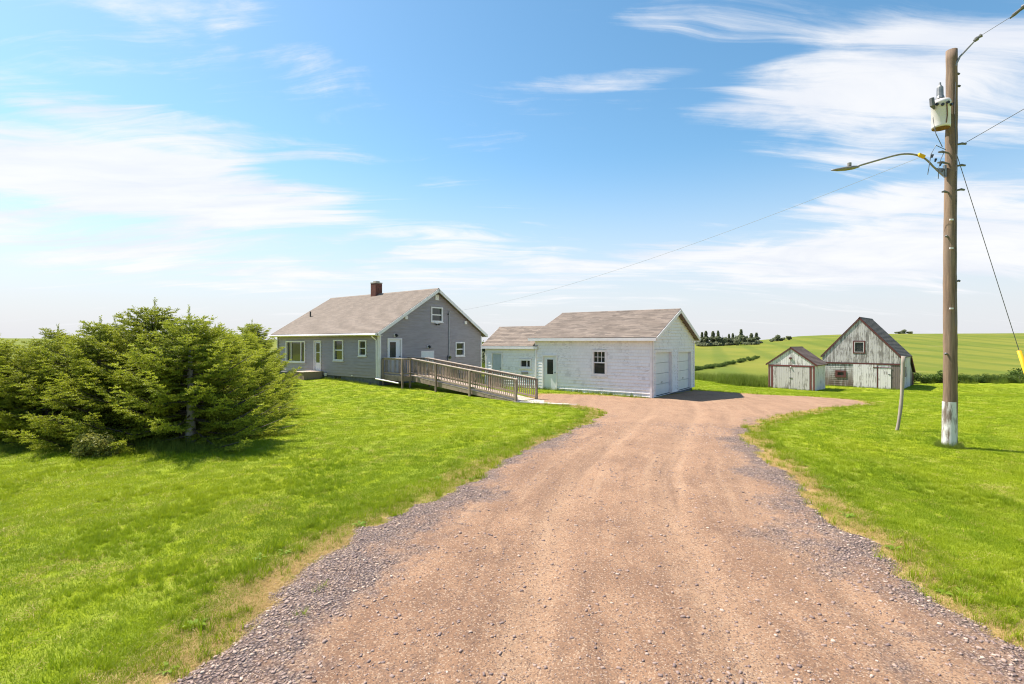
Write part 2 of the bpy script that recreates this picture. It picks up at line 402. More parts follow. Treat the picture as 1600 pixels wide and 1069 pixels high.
# ground sheet: fine near the yard, coarse to the horizon
def axis(a, b, fine, lo, hi, grow):
    c = list(np.arange(a, b + 1e-6, fine)); s = fine; x = c[-1]
    while x < hi: s *= grow; x += s; c.append(x)
    s = fine; x = c[0]; pre = []
    while x > lo: s *= grow; x -= s; pre.append(x)
    return np.array(pre[::-1] + c)
gx = axis(-18, 30, .3, -900, 900, 1.13); gy = axis(2.5, 46, .3, -60, 1500, 1.09)
GX, GY = np.meshgrid(gx, gy); GZ = terrain(GX, GY)
fieldm = np.clip(sstep(45, 47.5, GY + (fbm(GX * .3, GY * .3, 5) - .5) * 3 - .10 * np.clip(GX - 20, 0, 40)), 0, 1)
SD = sdn(GX, GY)
GZ = GZ + (fbm(GX * .5, GY * .5, 2) - .47) * .06 * sstep(2, 6, -SD) + fieldm * (fbm(GX * .15, GY * .15, 8) - .47) * .25
GZ = GZ - .14 * sstep(.10, .60, SD)
ny, nx = GX.shape; idx = np.arange(nx * ny).reshape(ny, nx)
F = np.stack([idx[:-1, :-1], idx[:-1, 1:], idx[1:, 1:], idx[1:, :-1]], -1).reshape(-1, 4)
def ground_m():
    m, t, p, o = material('lawn_and_field')
    pos = t.new('ShaderNodeNewGeometry').outputs['Position']
    fld = t.attr('field'); dist = t.attr('away'); dry = t.attr('dry')
    n1 = t.noise(pos, .35, 5); n2 = t.noise(pos, 2.6, 6, .65); n3 = t.noise(pos, 38, 4, .7); n4 = t.noise(t.scale(pos, 1, .35, 1), 11, 5, .7)
    lawn = t.mix(t.ramp(n1, .3, .7), (.205, .268, .009, 1), (.275, .312, .012, 1))
    lawn = t.mix(t.math('MULTIPLY', t.ramp(n2, .50, .75), .55), lawn, (.095, .170, .012, 1))
    # mowing passes follow the edge of the drive
    st = t.math('SINE', t.math('MULTIPLY', t.math('ADD', dist, t.math('MULTIPLY', n1, .8)), 5.2))
    lawn = t.mix(t.math('MULTIPLY', t.ramp(st, -.2, .9), .30), lawn, (.27, .31, .06, 1))
    lawn = t.mix(t.math('MULTIPLY', t.ramp(n3, .45, .75), .55), lawn, (.11, .17, .010, 1))
    lawn = t.mix(t.math('MULTIPLY', t.ramp(n4, .62, .8), .35), lawn, (.36, .33, .12, 1))
    straw = t.mix(n4, (.47, .34, .155, 1), (.30, .20, .10, 1))
    dd = t.ramp(t.math('ADD', dry, t.math('MULTIPLY', t.math('SUBTRACT', n2, .5), 1.1)), .35, .75)
    lawn = t.mix(dd, lawn, straw)
    # the crop: drills running up the slope, tramlines, paler crowns
    vx = t.new('ShaderNodeSeparateXYZ'); t.l.new(pos, vx.inputs[0])
    ang = t.math('ADD', t.math('MULTIPLY', vx.outputs[0], .93), t.math('MULTIPLY', vx.outputs[1], -.36))
    rows = t.math('SINE', t.math('MULTIPLY', t.math('ADD', ang, t.math('MULTIPLY', n1, 1.0)), .55))
    fb = t.noise(t.scale(pos, 1, .4, 1), .045, 5); fb2 = t.noise(pos, .4, 5, .7)
    fc = t.mix(t.ramp(fb, .35, .65), (.125, .155, .020, 1), (.180, .185, .028, 1))
    fc = t.mix(t.math('MULTIPLY', t.ramp(rows, .2, 1), .5), fc, (.085, .125, .018, 1))
    fc = t.mix(t.math('MULTIPLY', t.ramp(fb2, .5, .75), .35), fc, (.075, .11, .016, 1))
    fc = t.mix(t.math('MULTIPLY', t.ramp(t.noise(pos, .08, 4), .60, .72), .35), fc, (.30, .235, .10, 1))
    c = t.mix(fld, lawn, fc)
    t.l.new(c, p.inputs['Base Color']); p.inputs['Roughness'].default_value = .9; p.inputs['Specular IOR Level'].default_value = .1
    bump(t, p, t.math('ADD', t.math('MULTIPLY', n3, .5), n4), .8, .05)
    return m
M['ground'] = ground_m()
me = npmesh('ground', np.stack([GX, GY, GZ], -1).reshape(-1, 3), F, M['ground'],
            [('field', fieldm.ravel()), ('away', np.maximum(-SD, 0).ravel()), ('dry', (np.exp(-(np.maximum(-SD, 0) / .48) ** 2) * (.65 + 1.1 * sstep(.35, .6, fbm(GX * .7, GY * .7, 41)))).ravel() * (GY.ravel() > -2))], smooth=True)
ground = link('ground', me); tag(ground, kind='structure')

# ------------------------------------------------------------------ driveway
dx = np.arange(-3.6, 18.8, .085); dy = np.concatenate([np.arange(-2.5, 3, .4), np.arange(3, 31, .085)])
DX, DY = np.meshgrid(dx, dy); S = sdn(DX, DY)
cl = np.interp(DY, [-3, 4, 7, 10, 13, 16, 19, 23, 30], [.9, .95, 1.25, 2.15, 3.4, 4.8, 6.1, 7.2, 8.2])   # the wheel line
lat = DX - cl + (fbm(DX * .1, DY * .22, 4, 2) - .47) * .5
rut = np.exp(-((lat - .85) / .26) ** 2) + np.exp(-((lat + .85) / .26) ** 2) + .6 * np.exp(-((lat - 2.2) / .3) ** 2)
fade = sstep(24, 17, DY)
dz = .035 * sstep(-.1, .5, S) - .045 * sstep(.12, -.25, S) - .030 * rut * fade + (fbm(DX * 1.6, DY * 1.6, 1) - .47) * .045 + (fbm(DX * 7, DY * 7, 6) - .47) * .022
DZ = terrain(DX, DY) + dz
grav = sstep(1.25, .05, S / np.interp(DY, [4, 6, 13], [1.9, 1.25, .65]) + (fbm(DX * .9, DY * .9, 12) - .47) * 1.9) * sstep(22, 13, DY)
grav = np.maximum(grav, .45 * sstep(.5, .75, fbm(DX * .5 + 4, DY * .35, 21)) * sstep(15, 8, DY))
ndy, ndx = DX.shape; idx = np.arange(ndx * ndy).reshape(ndy, ndx)
F = np.stack([idx[:-1, :-1], idx[:-1, 1:], idx[1:, 1:], idx[1:, :-1]], -1).reshape(-1, 4)
F = F[(S.ravel()[F] > -.22).all(1)]
used = np.unique(F); rm = np.full(ndx * ndy, -1); rm[used] = np.arange(len(used)); F = rm[F]
def drive_m():
    m, t, p, o = material('red_dirt_and_crushed_stone')
    pos = t.new('ShaderNodeNewGeometry').outputs['Position']
    g = t.attr('gravel'); r = t.attr('rut'); far = t.attr('far')
    n1 = t.noise(pos, .8, 5); n2 = t.noise(pos, 5, 6, .7); n3 = t.noise(pos, 55, 4, .75); n4 = t.noise(t.scale(pos, 1, .5, 1), 2.2, 5, .6)
    dirt = t.mix(t.ramp(n1, .3, .7), (.345, .205, .126, 1), (.235, .136, .086, 1))
    dirt = t.mix(t.math('MULTIPLY', t.ramp(n4, .50, .72), .55), dirt, (.44, .275, .17, 1))
    dirt = t.mix(t.math('MULTIPLY', r, .55), dirt, (.44, .28, .175, 1))
    dirt = t.mix(t.math('MULTIPLY', t.ramp(t.noise(t.scale(pos, 1, .6, 1), 1.3, 6, .7), .58, .70), .5), dirt, (.23, .125, .08, 1))
    dirt = t.mix(t.math('MULTIPLY', t.ramp(n2, .50, .72), .65), dirt, (.20, .118, .080, 1))
    lt = t.attr('lat'); yv = t.new('ShaderNodeSeparateXYZ'); t.l.new(pos, yv.inputs[0]); cv = t.new('ShaderNodeCombineXYZ'); t.l.new(t.math('MULTIPLY', lt, 2.6), cv.inputs[0]); t.l.new(t.math('MULTIPLY', yv.outputs[1], .16), cv.inputs[1])
    ns = t.noise(cv.outputs[0], 1.0, 6, .6)
    dirt = t.mix(t.ramp(ns, .49, .66, 0, .62), dirt, (.185, .108, .072, 1)); dirt = t.mix(t.ramp(ns, .46, .34, 0, .45), dirt, (.45, .295, .188, 1))
    dirt = t.mix(t.math('MULTIPLY', far, t.ramp(n4, .3, .7, .25, .7)), dirt, (.36, .222, .142, 1))
    vor = t.new('ShaderNodeTexVoronoi'); t.l.new(pos, vor.inputs['Vector']); vor.inputs['Scale'].default_value = 34
    vs = t.new('ShaderNodeSeparateColor'); t.l.new(vor.outputs['Color'], vs.inputs[0])
    stone = t.mix(vs.outputs[0], (.33, .262, .245, 1), (.17, .132, .130, 1))
    stone = t.mix(t.ramp(vs.outputs[1], .75, .95), stone, (.40, .31, .255, 1))
    stone = t.mix(t.ramp(vor.outputs['Distance'], .25, .7), stone, (.09, .07, .07, 1))
    gm = t.ramp(t.math('ADD', t.math('MULTIPLY', g, .85), t.math('MULTIPLY', t.math('SUBTRACT', n2, .5), 1.6)), .15, .95)
    c = t.mix(gm, dirt, stone)
    vp = t.new('ShaderNodeTexVoronoi'); t.l.new(pos, vp.inputs['Vector']); vp.inputs['Scale'].default_value = 75
    vq = t.new('ShaderNodeSeparateColor'); t.l.new(vp.outputs['Color'], vq.inputs[0])
    c = t.mix(t.ramp(vq.outputs[0], .70, .98, 0, .75), c, (.46, .335, .24, 1)); c = t.mix(t.ramp(vq.outputs[1], .72, .98, 0, .8), c, (.13, .085, .07, 1))
    c = t.mix(t.math('MULTIPLY', t.ramp(n3, .48, .7), .6), c, (.15, .095, .075, 1))
    c = t.mix(t.math('MULTIPLY', t.ramp(n3, .38, .22), .35), c, (.52, .40, .32, 1))
    t.l.new(c, p.inputs['Base Color']); p.inputs['Roughness'].default_value = .95; p.inputs['Specular IOR Level'].default_value = .15
    h = t.math('ADD', t.math('MULTIPLY', n3, .6), t.math('ADD', n2, t.math('MULTIPLY', t.math('MULTIPLY', vor.outputs['Distance'], gm), -1.2)))
    bump(t, p, h, .9, .035)
    return m
M['drive'] = drive_m()
pk = lambda a: a.ravel()[used]
me = npmesh('driveway', np.stack([pk(DX), pk(DY), pk(DZ)], -1), F, M['drive'], [('gravel', pk(grav)), ('rut', pk(rut * fade)), ('far', pk(sstep(9, 20, DY))), ('lat', pk(lat))], smooth=True)
drive = link('driveway', me); tag(drive, kind='structure')
def drive_z(x, y):
    S_ = sdn(x, y); l_ = x - np.interp(y, [-3, 4, 7, 10, 13, 16, 19, 23, 30], [.9, .95, 1.25, 2.15, 3.4, 4.8, 6.1, 7.2, 8.2]) + (fbm(x * .1, y * .22, 4, 2) - .47) * .5
    r_ = np.exp(-((l_ - .85) / .26) ** 2) + np.exp(-((l_ + .85) / .26) ** 2) + .6 * np.exp(-((l_ - 2.2) / .3) ** 2)
    return terrain(x, y) + .035 * sstep(-.1, .5, S_) - .045 * sstep(.12, -.25, S_) - .030 * r_ * sstep(24, 17, y) + (fbm(x * 1.6, y * 1.6, 1) - .47) * .045 + (fbm(x * 7, y * 7, 6) - .47) * .022

# loose crushed stone on the drive
N = 90000
yy = 3.3 + 13 * rng.random(N) ** 1.7; xx = -3 + 10 * rng.random(N)
ss = sdn(xx, yy)
gg = sstep(1.25, .1, ss + (fbm(xx * .9, yy * .9, 12) - .47) * 1.3); gg = np.maximum(gg, .75 * sstep(.5, .75, fbm(xx * .5 + 4, yy * .35, 21)))
keep = (ss > -.12) & (rng.random(N) < .16 + .84 * gg); xx, yy = xx[keep], yy[keep]; xx, yy = xx[:26000], yy[:26000]
n = len(xx); size = .004 + .013 * rng.random(n) ** 4
base = np.array([(-1, -.8, -.5), (1, -.7, -.5), (.9, .8, -.5), (-.8, .9, -.5), (-.6, -.6, .6), (.7, -.5, .5), (.5, .6, .7), (-.6, .5, .5)], float)
V = base[None] * (1 + .35 * (rng.random((n, 8, 3)) - .5)) * size[:, None, None] * np.stack([1 + .8 * rng.random(n), np.ones(n), .5 + .4 * rng.random(n)], -1)[:, None, :]
th = rng.random(n) * 6.283; c, s_ = np.cos(th), np.sin(th)
V = np.stack([V[..., 0] * c[:, None] - V[..., 1] * s_[:, None] + xx[:, None], V[..., 0] * s_[:, None] + V[..., 1] * c[:, None] + yy[:, None], V[..., 2] + (drive_z(xx, yy) + size * .25)[:, None]], -1).reshape(-1, 3)
q = np.array([(0, 3, 2, 1), (4, 5, 6, 7), (0, 1, 5, 4), (1, 2, 6, 5), (2, 3, 7, 6), (3, 0, 4, 7)])
F = (q[None] + 8 * np.arange(n)[:, None, None]).reshape(-1, 4)
def stone_m():
    m, t, p, o = material('crushed_stone')
    r = t.new('ShaderNodeNewGeometry').outputs['Random Per Island']
    c = t.mix(t.ramp(r, 0, .8), (.19, .135, .125, 1), (.34, .245, .205, 1)); c = t.mix(t.ramp(r, .85, .97), c, (.48, .37, .30, 1))
    t.l.new(c, p.inputs['Base Color']); p.inputs['Roughness'].default_value = .85
    return m
tag(link('gravel', npmesh('gravel', V, F, stone_m())), 'loose purplish grey crushed stone along the drive edges', 'gravel', kind='stuff')

# ------------------------------------------------------------------ grass
def blade(vs, fs, x, y, h, wd, lean, th, segs=2):
    ca, sa = math.cos(th), math.sin(th); i0 = len(vs)
    pa = th + random.uniform(-1, 1)
    for k in range(segs + 1):
        f = k / segs; off = lean * f * f; ww = wd * (1 - f * .95) * .5
        px, py = x + math.cos(pa + 1.57) * off, y + math.sin(pa + 1.57) * off
        vs.append((px - ca * ww, py - sa * ww, h * f * (1 - .12 * f * lean / max(h, .01)))); vs.append((px + ca * ww, py + sa * ww, h * f * (1 - .12 * f * lean / max(h, .01))))
    for k in range(segs): fs.append((i0 + 2 * k, i0 + 2 * k + 1, i0 + 2 * k + 3, i0 + 2 * k + 2))
def tuft(kind):
    vs, fs = [], []
    if kind in (0, 1):
        for i in range(26):
            r = .085 * math.sqrt(random.random()); a = random.random() * 6.28
            blade(vs, fs, r * math.cos(a), r * math.sin(a), random.uniform(.018, .042), random.uniform(.004, .007), random.uniform(.005, .04), random.random() * 6.28)
    elif kind == 2:
        for i in range(24):
            r = .06 * math.sqrt(random.random()); a = random.random() * 6.28
            blade(vs, fs, r * math.cos(a), r * math.sin(a), random.uniform(.06, .15), random.uniform(.005, .009), random.uniform(.02, .09), random.random() * 6.28, 3)
    elif kind == 3:
        for i in range(22):
            r = .10 * math.sqrt(random.random()); a = random.random() * 6.28
            blade(vs, fs, r * math.cos(a), r * math.sin(a), random.uniform(.012, .05), random.uniform(.003, .006), random.uniform(.04, .12), random.random() * 6.28)
    elif kind == 4:     # broad-leaved weed rosette
        for i in range(11):
            a = random.random() * 6.28; L = random.uniform(.05, .11); w_ = L * .32; up = random.uniform(.25, .8); ca, sa = math.cos(a), math.sin(a); i0 = len(vs)
            for d, wv_, z in ((0.01, .15, .005), (.4, 1, up * .5), (.75, .85, up * .62), (1, .1, up * .5)):
                for sg in (-1, 1): vs.append((ca * d * L - sa * sg * wv_ * w_ * .5, sa * d * L + ca * sg * wv_ * w_ * .5, z * L))
            for k in range(3): fs.append((i0 + 2 * k, i0 + 2 * k + 1, i0 + 2 * k + 3, i0 + 2 * k + 2))
    elif kind == 5:     # tall rough grass
        for i in range(30):
            r = .22 * math.sqrt(random.random()); a = random.random() * 6.28
            blade(vs, fs, r * math.cos(a), r * math.sin(a), random.uniform(.25, .7), random.uniform(.010, .018), random.uniform(.05, .25), random.random() * 6.28, 3)
    return vs, fs
def grass_m(name, c1, c2, trans=.4):
    m, t, p, o = material(name)
    ti = t.attr('tint', 'INSTANCER'); g = t.new('ShaderNodeNewGeometry')
    rr = g.outputs['Random Per Island']
    n = t.noise(g.outputs['Position'], .5, 3)
    c = t.mix(t.math('ADD', t.math('MULTIPLY', ti, .6), t.math('MULTIPLY', rr, .4)), c1, c2)
    c = t.mix(t.math('MULTIPLY', t.ramp(n, .4, .7), .35), c, tuple(x * .75 for x in c1[:3]) + (1,))
    t.l.new(c, p.inputs['Base Color']); p.inputs['Roughness'].default_value = .55; p.inputs['Specular IOR Level'].default_value = .25
    tr = t.new('ShaderNodeBsdfTranslucent'); t.l.new(c, tr.inputs[0]); ms = t.new('ShaderNodeMixShader'); ms.inputs[0].default_value = trans
    t.l.new(p.outputs[0], ms.inputs[1]); t.l.new(tr.outputs[0], ms.inputs[2]); t.l.new(ms.outputs[0], o.inputs[0])
    return m
GM = [grass_m('grass_blades', (.178, .275, .008, 1), (.365, .425, .016, 1)), grass_m('dry_straw', (.46, .30, .10, 1), (.64, .48, .22, 1), .3), grass_m('weed_leaves', (.15, .26, .015, 1), (.27, .37, .03, 1)), grass_m('rough_grass', (.12, .19, .018, 1), (.25, .29, .05, 1))]
def grass_object(name, pts, kinds, scl, tint, label):
    """points with attributes plus the tuft templates in one mesh; geometry nodes put a template on every point"""
    V, F, tm, mi = [], [], [], []
    for k in range(6):
        vs, fs = tuft(k); i0 = len(V); V += vs; F += [tuple(i + i0 for i in f) for f in fs]; tm += [k] * len(vs); mi += [(0, 0, 0, 1, 2, 3)[k]] * len(fs)
    n0 = len(V); npnt = len(pts)
    me = bpy.data.meshes.new(name); me.from_pydata(V + [tuple(p) for p in pts], [], F)
    for m in GM: me.materials.append(m)
    me.polygons.foreach_set('material_index', mi)
    def at(nm, ty, arr, key='value'):
        a = me.attributes.new(nm, ty, 'POINT'); a.data.foreach_set(key, arr)
    at('tmpl', 'INT', np.concatenate([np.array(tm), np.full(npnt, -1)]).astype(np.int32))
    at('kind_id', 'INT', np.concatenate([np.full(n0, -1), kinds]).astype(np.int32))
    at('scl', 'FLOAT', np.concatenate([np.ones(n0), scl]).astype(np.float32))
    at('tint', 'FLOAT', np.concatenate([np.zeros(n0), tint]).astype(np.float32))
    at('spin', 'FLOAT', np.concatenate([np.zeros(n0), rng.random(npnt) * 6.283]).astype(np.float32))
    ng = bpy.data.node_groups.new(name + '_nodes', 'GeometryNodeTree')
    ng.interface.new_socket('Geometry', in_out='INPUT', socket_type='NodeSocketGeometry'); ng.interface.new_socket('Geometry', in_out='OUTPUT', socket_type='NodeSocketGeometry')
    N_ = ng.nodes; L_ = ng.links
    gi = N_.new('NodeGroupInput'); go = N_.new('NodeGroupOutput'); jn = N_.new('GeometryNodeJoinGeometry')
    def named(nm, ty):
        a = N_.new('GeometryNodeInputNamedAttribute'); a.data_type = ty; a.inputs[0].default_value = nm
        return a.outputs[0]
    def eq(sock, k):
        c = N_.new('FunctionNodeCompare'); c.data_type = 'INT'; c.operation = 'EQUAL'
        ins = [i for i in c.inputs if i.type == 'INT']; L_.new(sock, ins[0]); ins[1].default_value = k
        return c.outputs[0]
    tms = named('tmpl', 'INT'); kds = named('kind_id', 'INT'); sc_ = named('scl', 'FLOAT'); spn = named('spin', 'FLOAT')
    rot = N_.new('ShaderNodeCombineXYZ'); L_.new(spn, rot.inputs[2])
    for k in sorted(set(int(x) for x in kinds)):
        st = N_.new('GeometryNodeSeparateGeometry'); st.domain = 'POINT'; L_.new(gi.outputs[0], st.inputs[0]); L_.new(eq(tms, k), st.inputs[1])
        sp_ = N_.new('GeometryNodeSeparateGeometry'); sp_.domain = 'POINT'; L_.new(gi.outputs[0], sp_.inputs[0]); L_.new(eq(kds, k), sp_.inputs[1])
        io = N_.new('GeometryNodeInstanceOnPoints'); L_.new(sp_.outputs[0], io.inputs['Points']); L_.new(st.outputs[0], io.inputs['Instance'])
        L_.new(rot.outputs[0], io.inputs['Rotation']); L_.new(sc_, io.inputs['Scale']); L_.new(io.outputs[0], jn.inputs[0])
    L_.new(jn.outputs[0], go.inputs[0])
    o = link(name, me); md = o.modifiers.new('scatter', 'NODES'); md.node_group = ng
    return tag(o, label, 'grass', kind='stuff')

FOOT = []       # building outlines (origin, axis, length, depth) kept clear of grass
def clear_of(x, y, pad=.0):
    ok = np.ones(x.shape, bool)
    for (ox, oy, ux, uy, a0, a1, b0, b1) in FOOT:
        s = (x - ox) * ux + (y - oy) * uy; t = -(x - ox) * uy + (y - oy) * ux
        ok &= ~((s > a0 - pad) & (s < a1 + pad) & (t > b0 - pad) & (t < b1 + pad))
    return ok

HU = (.7891, -.6143); HL, HW = 11.3, 8.73; HO = (-16.447, 35.95)
GU = (.8211, -.5708); GL, GW = 6.63, 7.15; GO = (1.306, 28.434)
RU = (.698, -.716); RS = (-5.52, 28.2)
FOOT += [(HO[0], HO[1], HU[0], HU[1], 0, HL, 0, HW), (GO[0], GO[1], GU[0], GU[1], -3.6, GL, 0, GW), (RS[0], RS[1], RU[0], RU[1], -2.1, 8.3, -.1, 1.15), (RS[0], RS[1], RU[0], RU[1], -2.1, .1, -.7, 1.15), (1.0, 22.6, .86, -.5, -.2, 2.6, -.55, .55)]
BU = (.7071, -.7071); BO = (26.7, 44.0); BW, BD = 5.35, 4.9
SO = (20.55, 41.0); SW, SDp = 3.28, 2.8
FOOT += [(BO[0], BO[1], BU[0], BU[1], 0, BW, 0, BD + 2), (SO[0], SO[1], BU[0], BU[1], 0, SW, 0, SDp)]

# ------------------------------------------------------------------ building kit
def window(parent, P, s0, s1, z0, z1, mull=(), bars=(), fw=.07, mat=None, panes=None, cas=.0, sill=True, depth=.07, name='window', pane_mat=None, cas_mat=None, pd=-.045):
    # frame in the opening, proud casing, panes set back; mull / bars are extra uprights / rails
    mat = mat or M['white']; b = MB()
    o = .062
    b.pbox(P, s0 - cas, s1 + cas, z1 - fw, z1 + cas, -depth, o); b.pbox(P, s0 - cas, s1 + cas, z0 - cas, z0 + fw, -depth, o)
    b.pbox(P, s0 - cas, s0 + fw, z0 + fw, z1 - fw, -depth, o); b.pbox(P, s1 - fw, s1 + cas, z0 + fw, z1 - fw, -depth, o)
    wnd = b.build(name, mat, parent)
    if cas_mat:
        c = MB(); k = .10
        c.pbox(P, s0 - k, s1 + k, z1 + .003, z1 + k, -.01, o - .008); c.pbox(P, s0 - k, s1 + k, z0 - k, z0 - .003, -.01, o - .008)
        c.pbox(P, s0 - k, s0 - .003, z0 - .003, z1 + .003, -.01, o - .008); c.pbox(P, s1 + .003, s1 + k, z0 - .003, z1 + .003, -.01, o - .008); c.build('casing', cas_mat, wnd)
    for m_ in mull: MB().pbox(P, m_ - fw * .4, m_ + fw * .4, z0 + fw, z1 - fw, -depth, .012).build('mullion', mat, wnd)
    for m_ in bars: MB().pbox(P, s0 + fw, s1 - fw, m_ - fw * .4, m_ + fw * .4, -depth, .009).build('meeting_rail', mat, wnd)
    xs = [s0 + fw] + sorted(mull) + [s1 - fw]; zs = [z0 + fw] + sorted(bars) + [z1 - fw]
    for i in range(len(xs) - 1):
        for j in range(len(zs) - 1):
            dd = pd + .004 * ((i + j) % 2)
            p = MB(); p.face([P(xs[i], zs[j], dd), P(xs[i + 1], zs[j], dd), P(xs[i + 1], zs[j + 1], dd), P(xs[i], zs[j + 1], dd)]); p.build('pane', pane_mat or M['glass'], wnd)
    if sill: MB().pbox(P, s0 - cas - .03, s1 + cas + .03, z0 - cas - .05, z0 - cas - .004, -.02, .09).build('sill', mat, wnd)
    return wnd
def door(parent, P, s0, s1, z0, z1, glass=None, mat=None, cas=.09, knob=True, rails=(), name='door', panels=()):
    mat = mat or M['door_white']
    d = MB().pbox(P, s0, s1, z0, z1, -.06, -.015).build(name, mat, parent)
    c = MB(); c.pbox(P, s0 - cas, s0 - .004, z0, z1 + .004, -.07, .06); c.pbox(P, s1 + .004, s1 + cas, z0, z1 + .004, -.07, .06); c.pbox(P, s0 - cas, s1 + cas, z1 + .004, z1 + cas, -.07, .063); c.build('door_frame', M['white'], d)
    if glass:
        g0, g1, h0, h1 = glass
        b = MB(); k = .035
        b.pbox(P, g0 - k, g1 + k, h1, h1 + k, -.016, .004); b.pbox(P, g0 - k, g1 + k, h0 - k, h0, -.016, .004); b.pbox(P, g0 - k, g0, h0, h1, -.016, .004); b.pbox(P, g1, g1 + k, h0, h1, -.016, .004); b.build('glass_stop', mat, d)
        zs = [h0] + list(rails) + [h1]
        for i in range(len(zs) - 1):
            p = MB(); p.face([P(g0, zs[i], -.01), P(g1, zs[i], -.01), P(g1, zs[i + 1], -.01), P(g0, zs[i + 1], -.01)]); p.build('pane', M['glass'], d)
        for r_ in rails: MB().pbox(P, g0, g1, r_ - .02, r_ + .02, -.016, .003).build('rail', mat, d)
    for (a, b_, e, f) in panels: MB().pbox(P, a, b_, e, f, -.016, -.006).build('panel', mat, d)
    if knob: MB().tube([P(s1 - .07, z0 + .95, -.015), P(s1 - .07, z0 + .95, .05)], .028, 8).build('knob', M['grey_metal'], d, True)
    return d
def gable_roof(root, L, W, ze, k, oe, orr, mat, trim, thick=.13, course=.14, left_rake=True, fascia=True, gap=0.0, x0=None):
    # two shingled slopes on a slab, with fascia, rake boards and soffit; ze is the eave's top edge
    a = math.atan(k); ca, sa = math.cos(a), math.sin(a); run = W / 2 + oe; sl = run / ca
    xa = -orr if x0 is None else x0; xb = L + orr
    r = MB()
    def PF(s, t, d): return (s, -oe + t * ca - d * sa, ze + t * sa + d * ca)
    def PB(s, t, d): return (L - s, W + oe - t * ca + d * sa, ze + t * sa + d * ca)
    r.lap(PF, lambda t: xa, lambda t: xb, 0, sl, course, .011)
    r.lap(PB, lambda t: L - xb, lambda t: L - xa, 0, sl, course, .011, uvoff=(31.7, 5.3))
    r.pbox(PF, xa, xb, 0.0, sl - .02, -thick, -.006); r.pbox(PB, L - xb, L - xa, 0.0, sl - .02, -thick, -.006)
    rf = r.build('roof', mat, root)
    zr = ze + sl * sa
    MB().box8([(xa, W / 2 - .13, zr - .13 * k + .012), (xb, W / 2 - .13, zr - .13 * k + .012), (xb, W / 2 + .13, zr - .13 * k + .012), (xa, W / 2 + .13, zr - .13 * k + .012),
               (xa, W / 2 - .012, zr + .028), (xb, W / 2 - .012, zr + .028), (xb, W / 2 + .012, zr + .028), (xa, W / 2 + .012, zr + .028)]).build('ridge_cap', mat, rf)
    for (P, f0, f1) in ((PF, xb, xa), (PB, L - xa, L - xb)):
        lo, hi = (f0, f0 + .03) if f0 > f1 else (f0 - .0, f0 + .03)
    # rake boards: four thin boards under the slopes' ends
    for xe, sg in ((xb, 1), (xa, -1)):
        if sg < 0 and not left_rake: continue
        for P, conv in ((PF, lambda x: x), (PB, lambda x: L - x)):
            s_a = conv(xe); s_b = conv(xe + sg * .03); lo, hi = min(s_a, s_b), max(s_a, s_b)
            MB().pbox(P, lo, hi, -.02, sl - .002, -thick - .06, -.012).build('rake_board', trim, rf)
    if fascia:
        MB().box(xa, xb, -oe - .035, -oe - .003, ze - thick - .045, ze - .025).build('fascia', trim, rf)
        MB().box(xa, xb, W + oe + .003, W + oe + .035, ze - thick - .045, ze - .025).build('fascia', trim, rf)
        MB().box(xa + .02, xb - .02, -oe, .03, ze - thick - .04, ze - thick - .02).build('soffit', trim, rf)
    return rf, zr, PF

# ------------------------------------------------------------------ grey house
hz = .2
hang = math.atan2(HU[1], HU[0])
H = thing('house', (HO[0], HO[1], hz), 'grey clapboard house with brown shingle roof and brick chimney', 'house', hang)
ZE, KH = 2.82, .605
front = frame(0, 0, 1, 0); gabl = frame(HL, 0, 0, 1); backw = frame(HL, HW, -1, 0); left = frame(0, HW, 0, -1)
def topz(s): return ZE + KH * .35 - .16 + KH * min(s, HW - s)
fo = [(1.17, 3.61, .95, 2.36), (4.72, 5.42, .44, 2.34), (6.84, 7.88, 1.15, 2.44), (9.42, 10.16, 1.48, 2.41)]
wz = 2.70
b = MB().lap(front, lambda t: 0, lambda t: HL, .23, wz, .19, .034, fo); b.build('wall', M['vinyl'], H)
go_ = [(.64, 1.54, .50, 2.44), (3.19, 4.17, .55, 1.70), (3.95, 4.97, 3.57, 4.52), (6.13, 7.0, 1.36, 2.30)]
apx = topz(HW / 2)
gs = lambda t: max(0.0, (t - topz(0)) / KH)
b = MB().lap(gabl, gs, lambda t: HW - gs(t), .23, apx, .19, .034, go_); b.build('wall', M['vinyl'], H)
b = MB().lap(left, gs, lambda t: HW - gs(t), .23, apx, .19, .034); b.build('wall', M['vinyl'], H)
b = MB().lap(backw, lambda t: 0, lambda t: HL, .23, wz, .19, .034); b.build('wall', M['vinyl'], H)
MB().box(.02, HL - .02, .02, HW - .02, -.6, .228).build('foundation', M['foundation'], H)
for P, s in ((front, -.012), (front, HL - .09), (gabl, -.0), (gabl, HW - .09)):
    MB().pbox(P, s, s + .10, .20, 2.70, .002, .056).build('corner_board', M['white'], H)
rf, zr, PF = gable_roof(H, HL, HW, ZE, KH, .35, .3, M['roof_house'], M['white'])
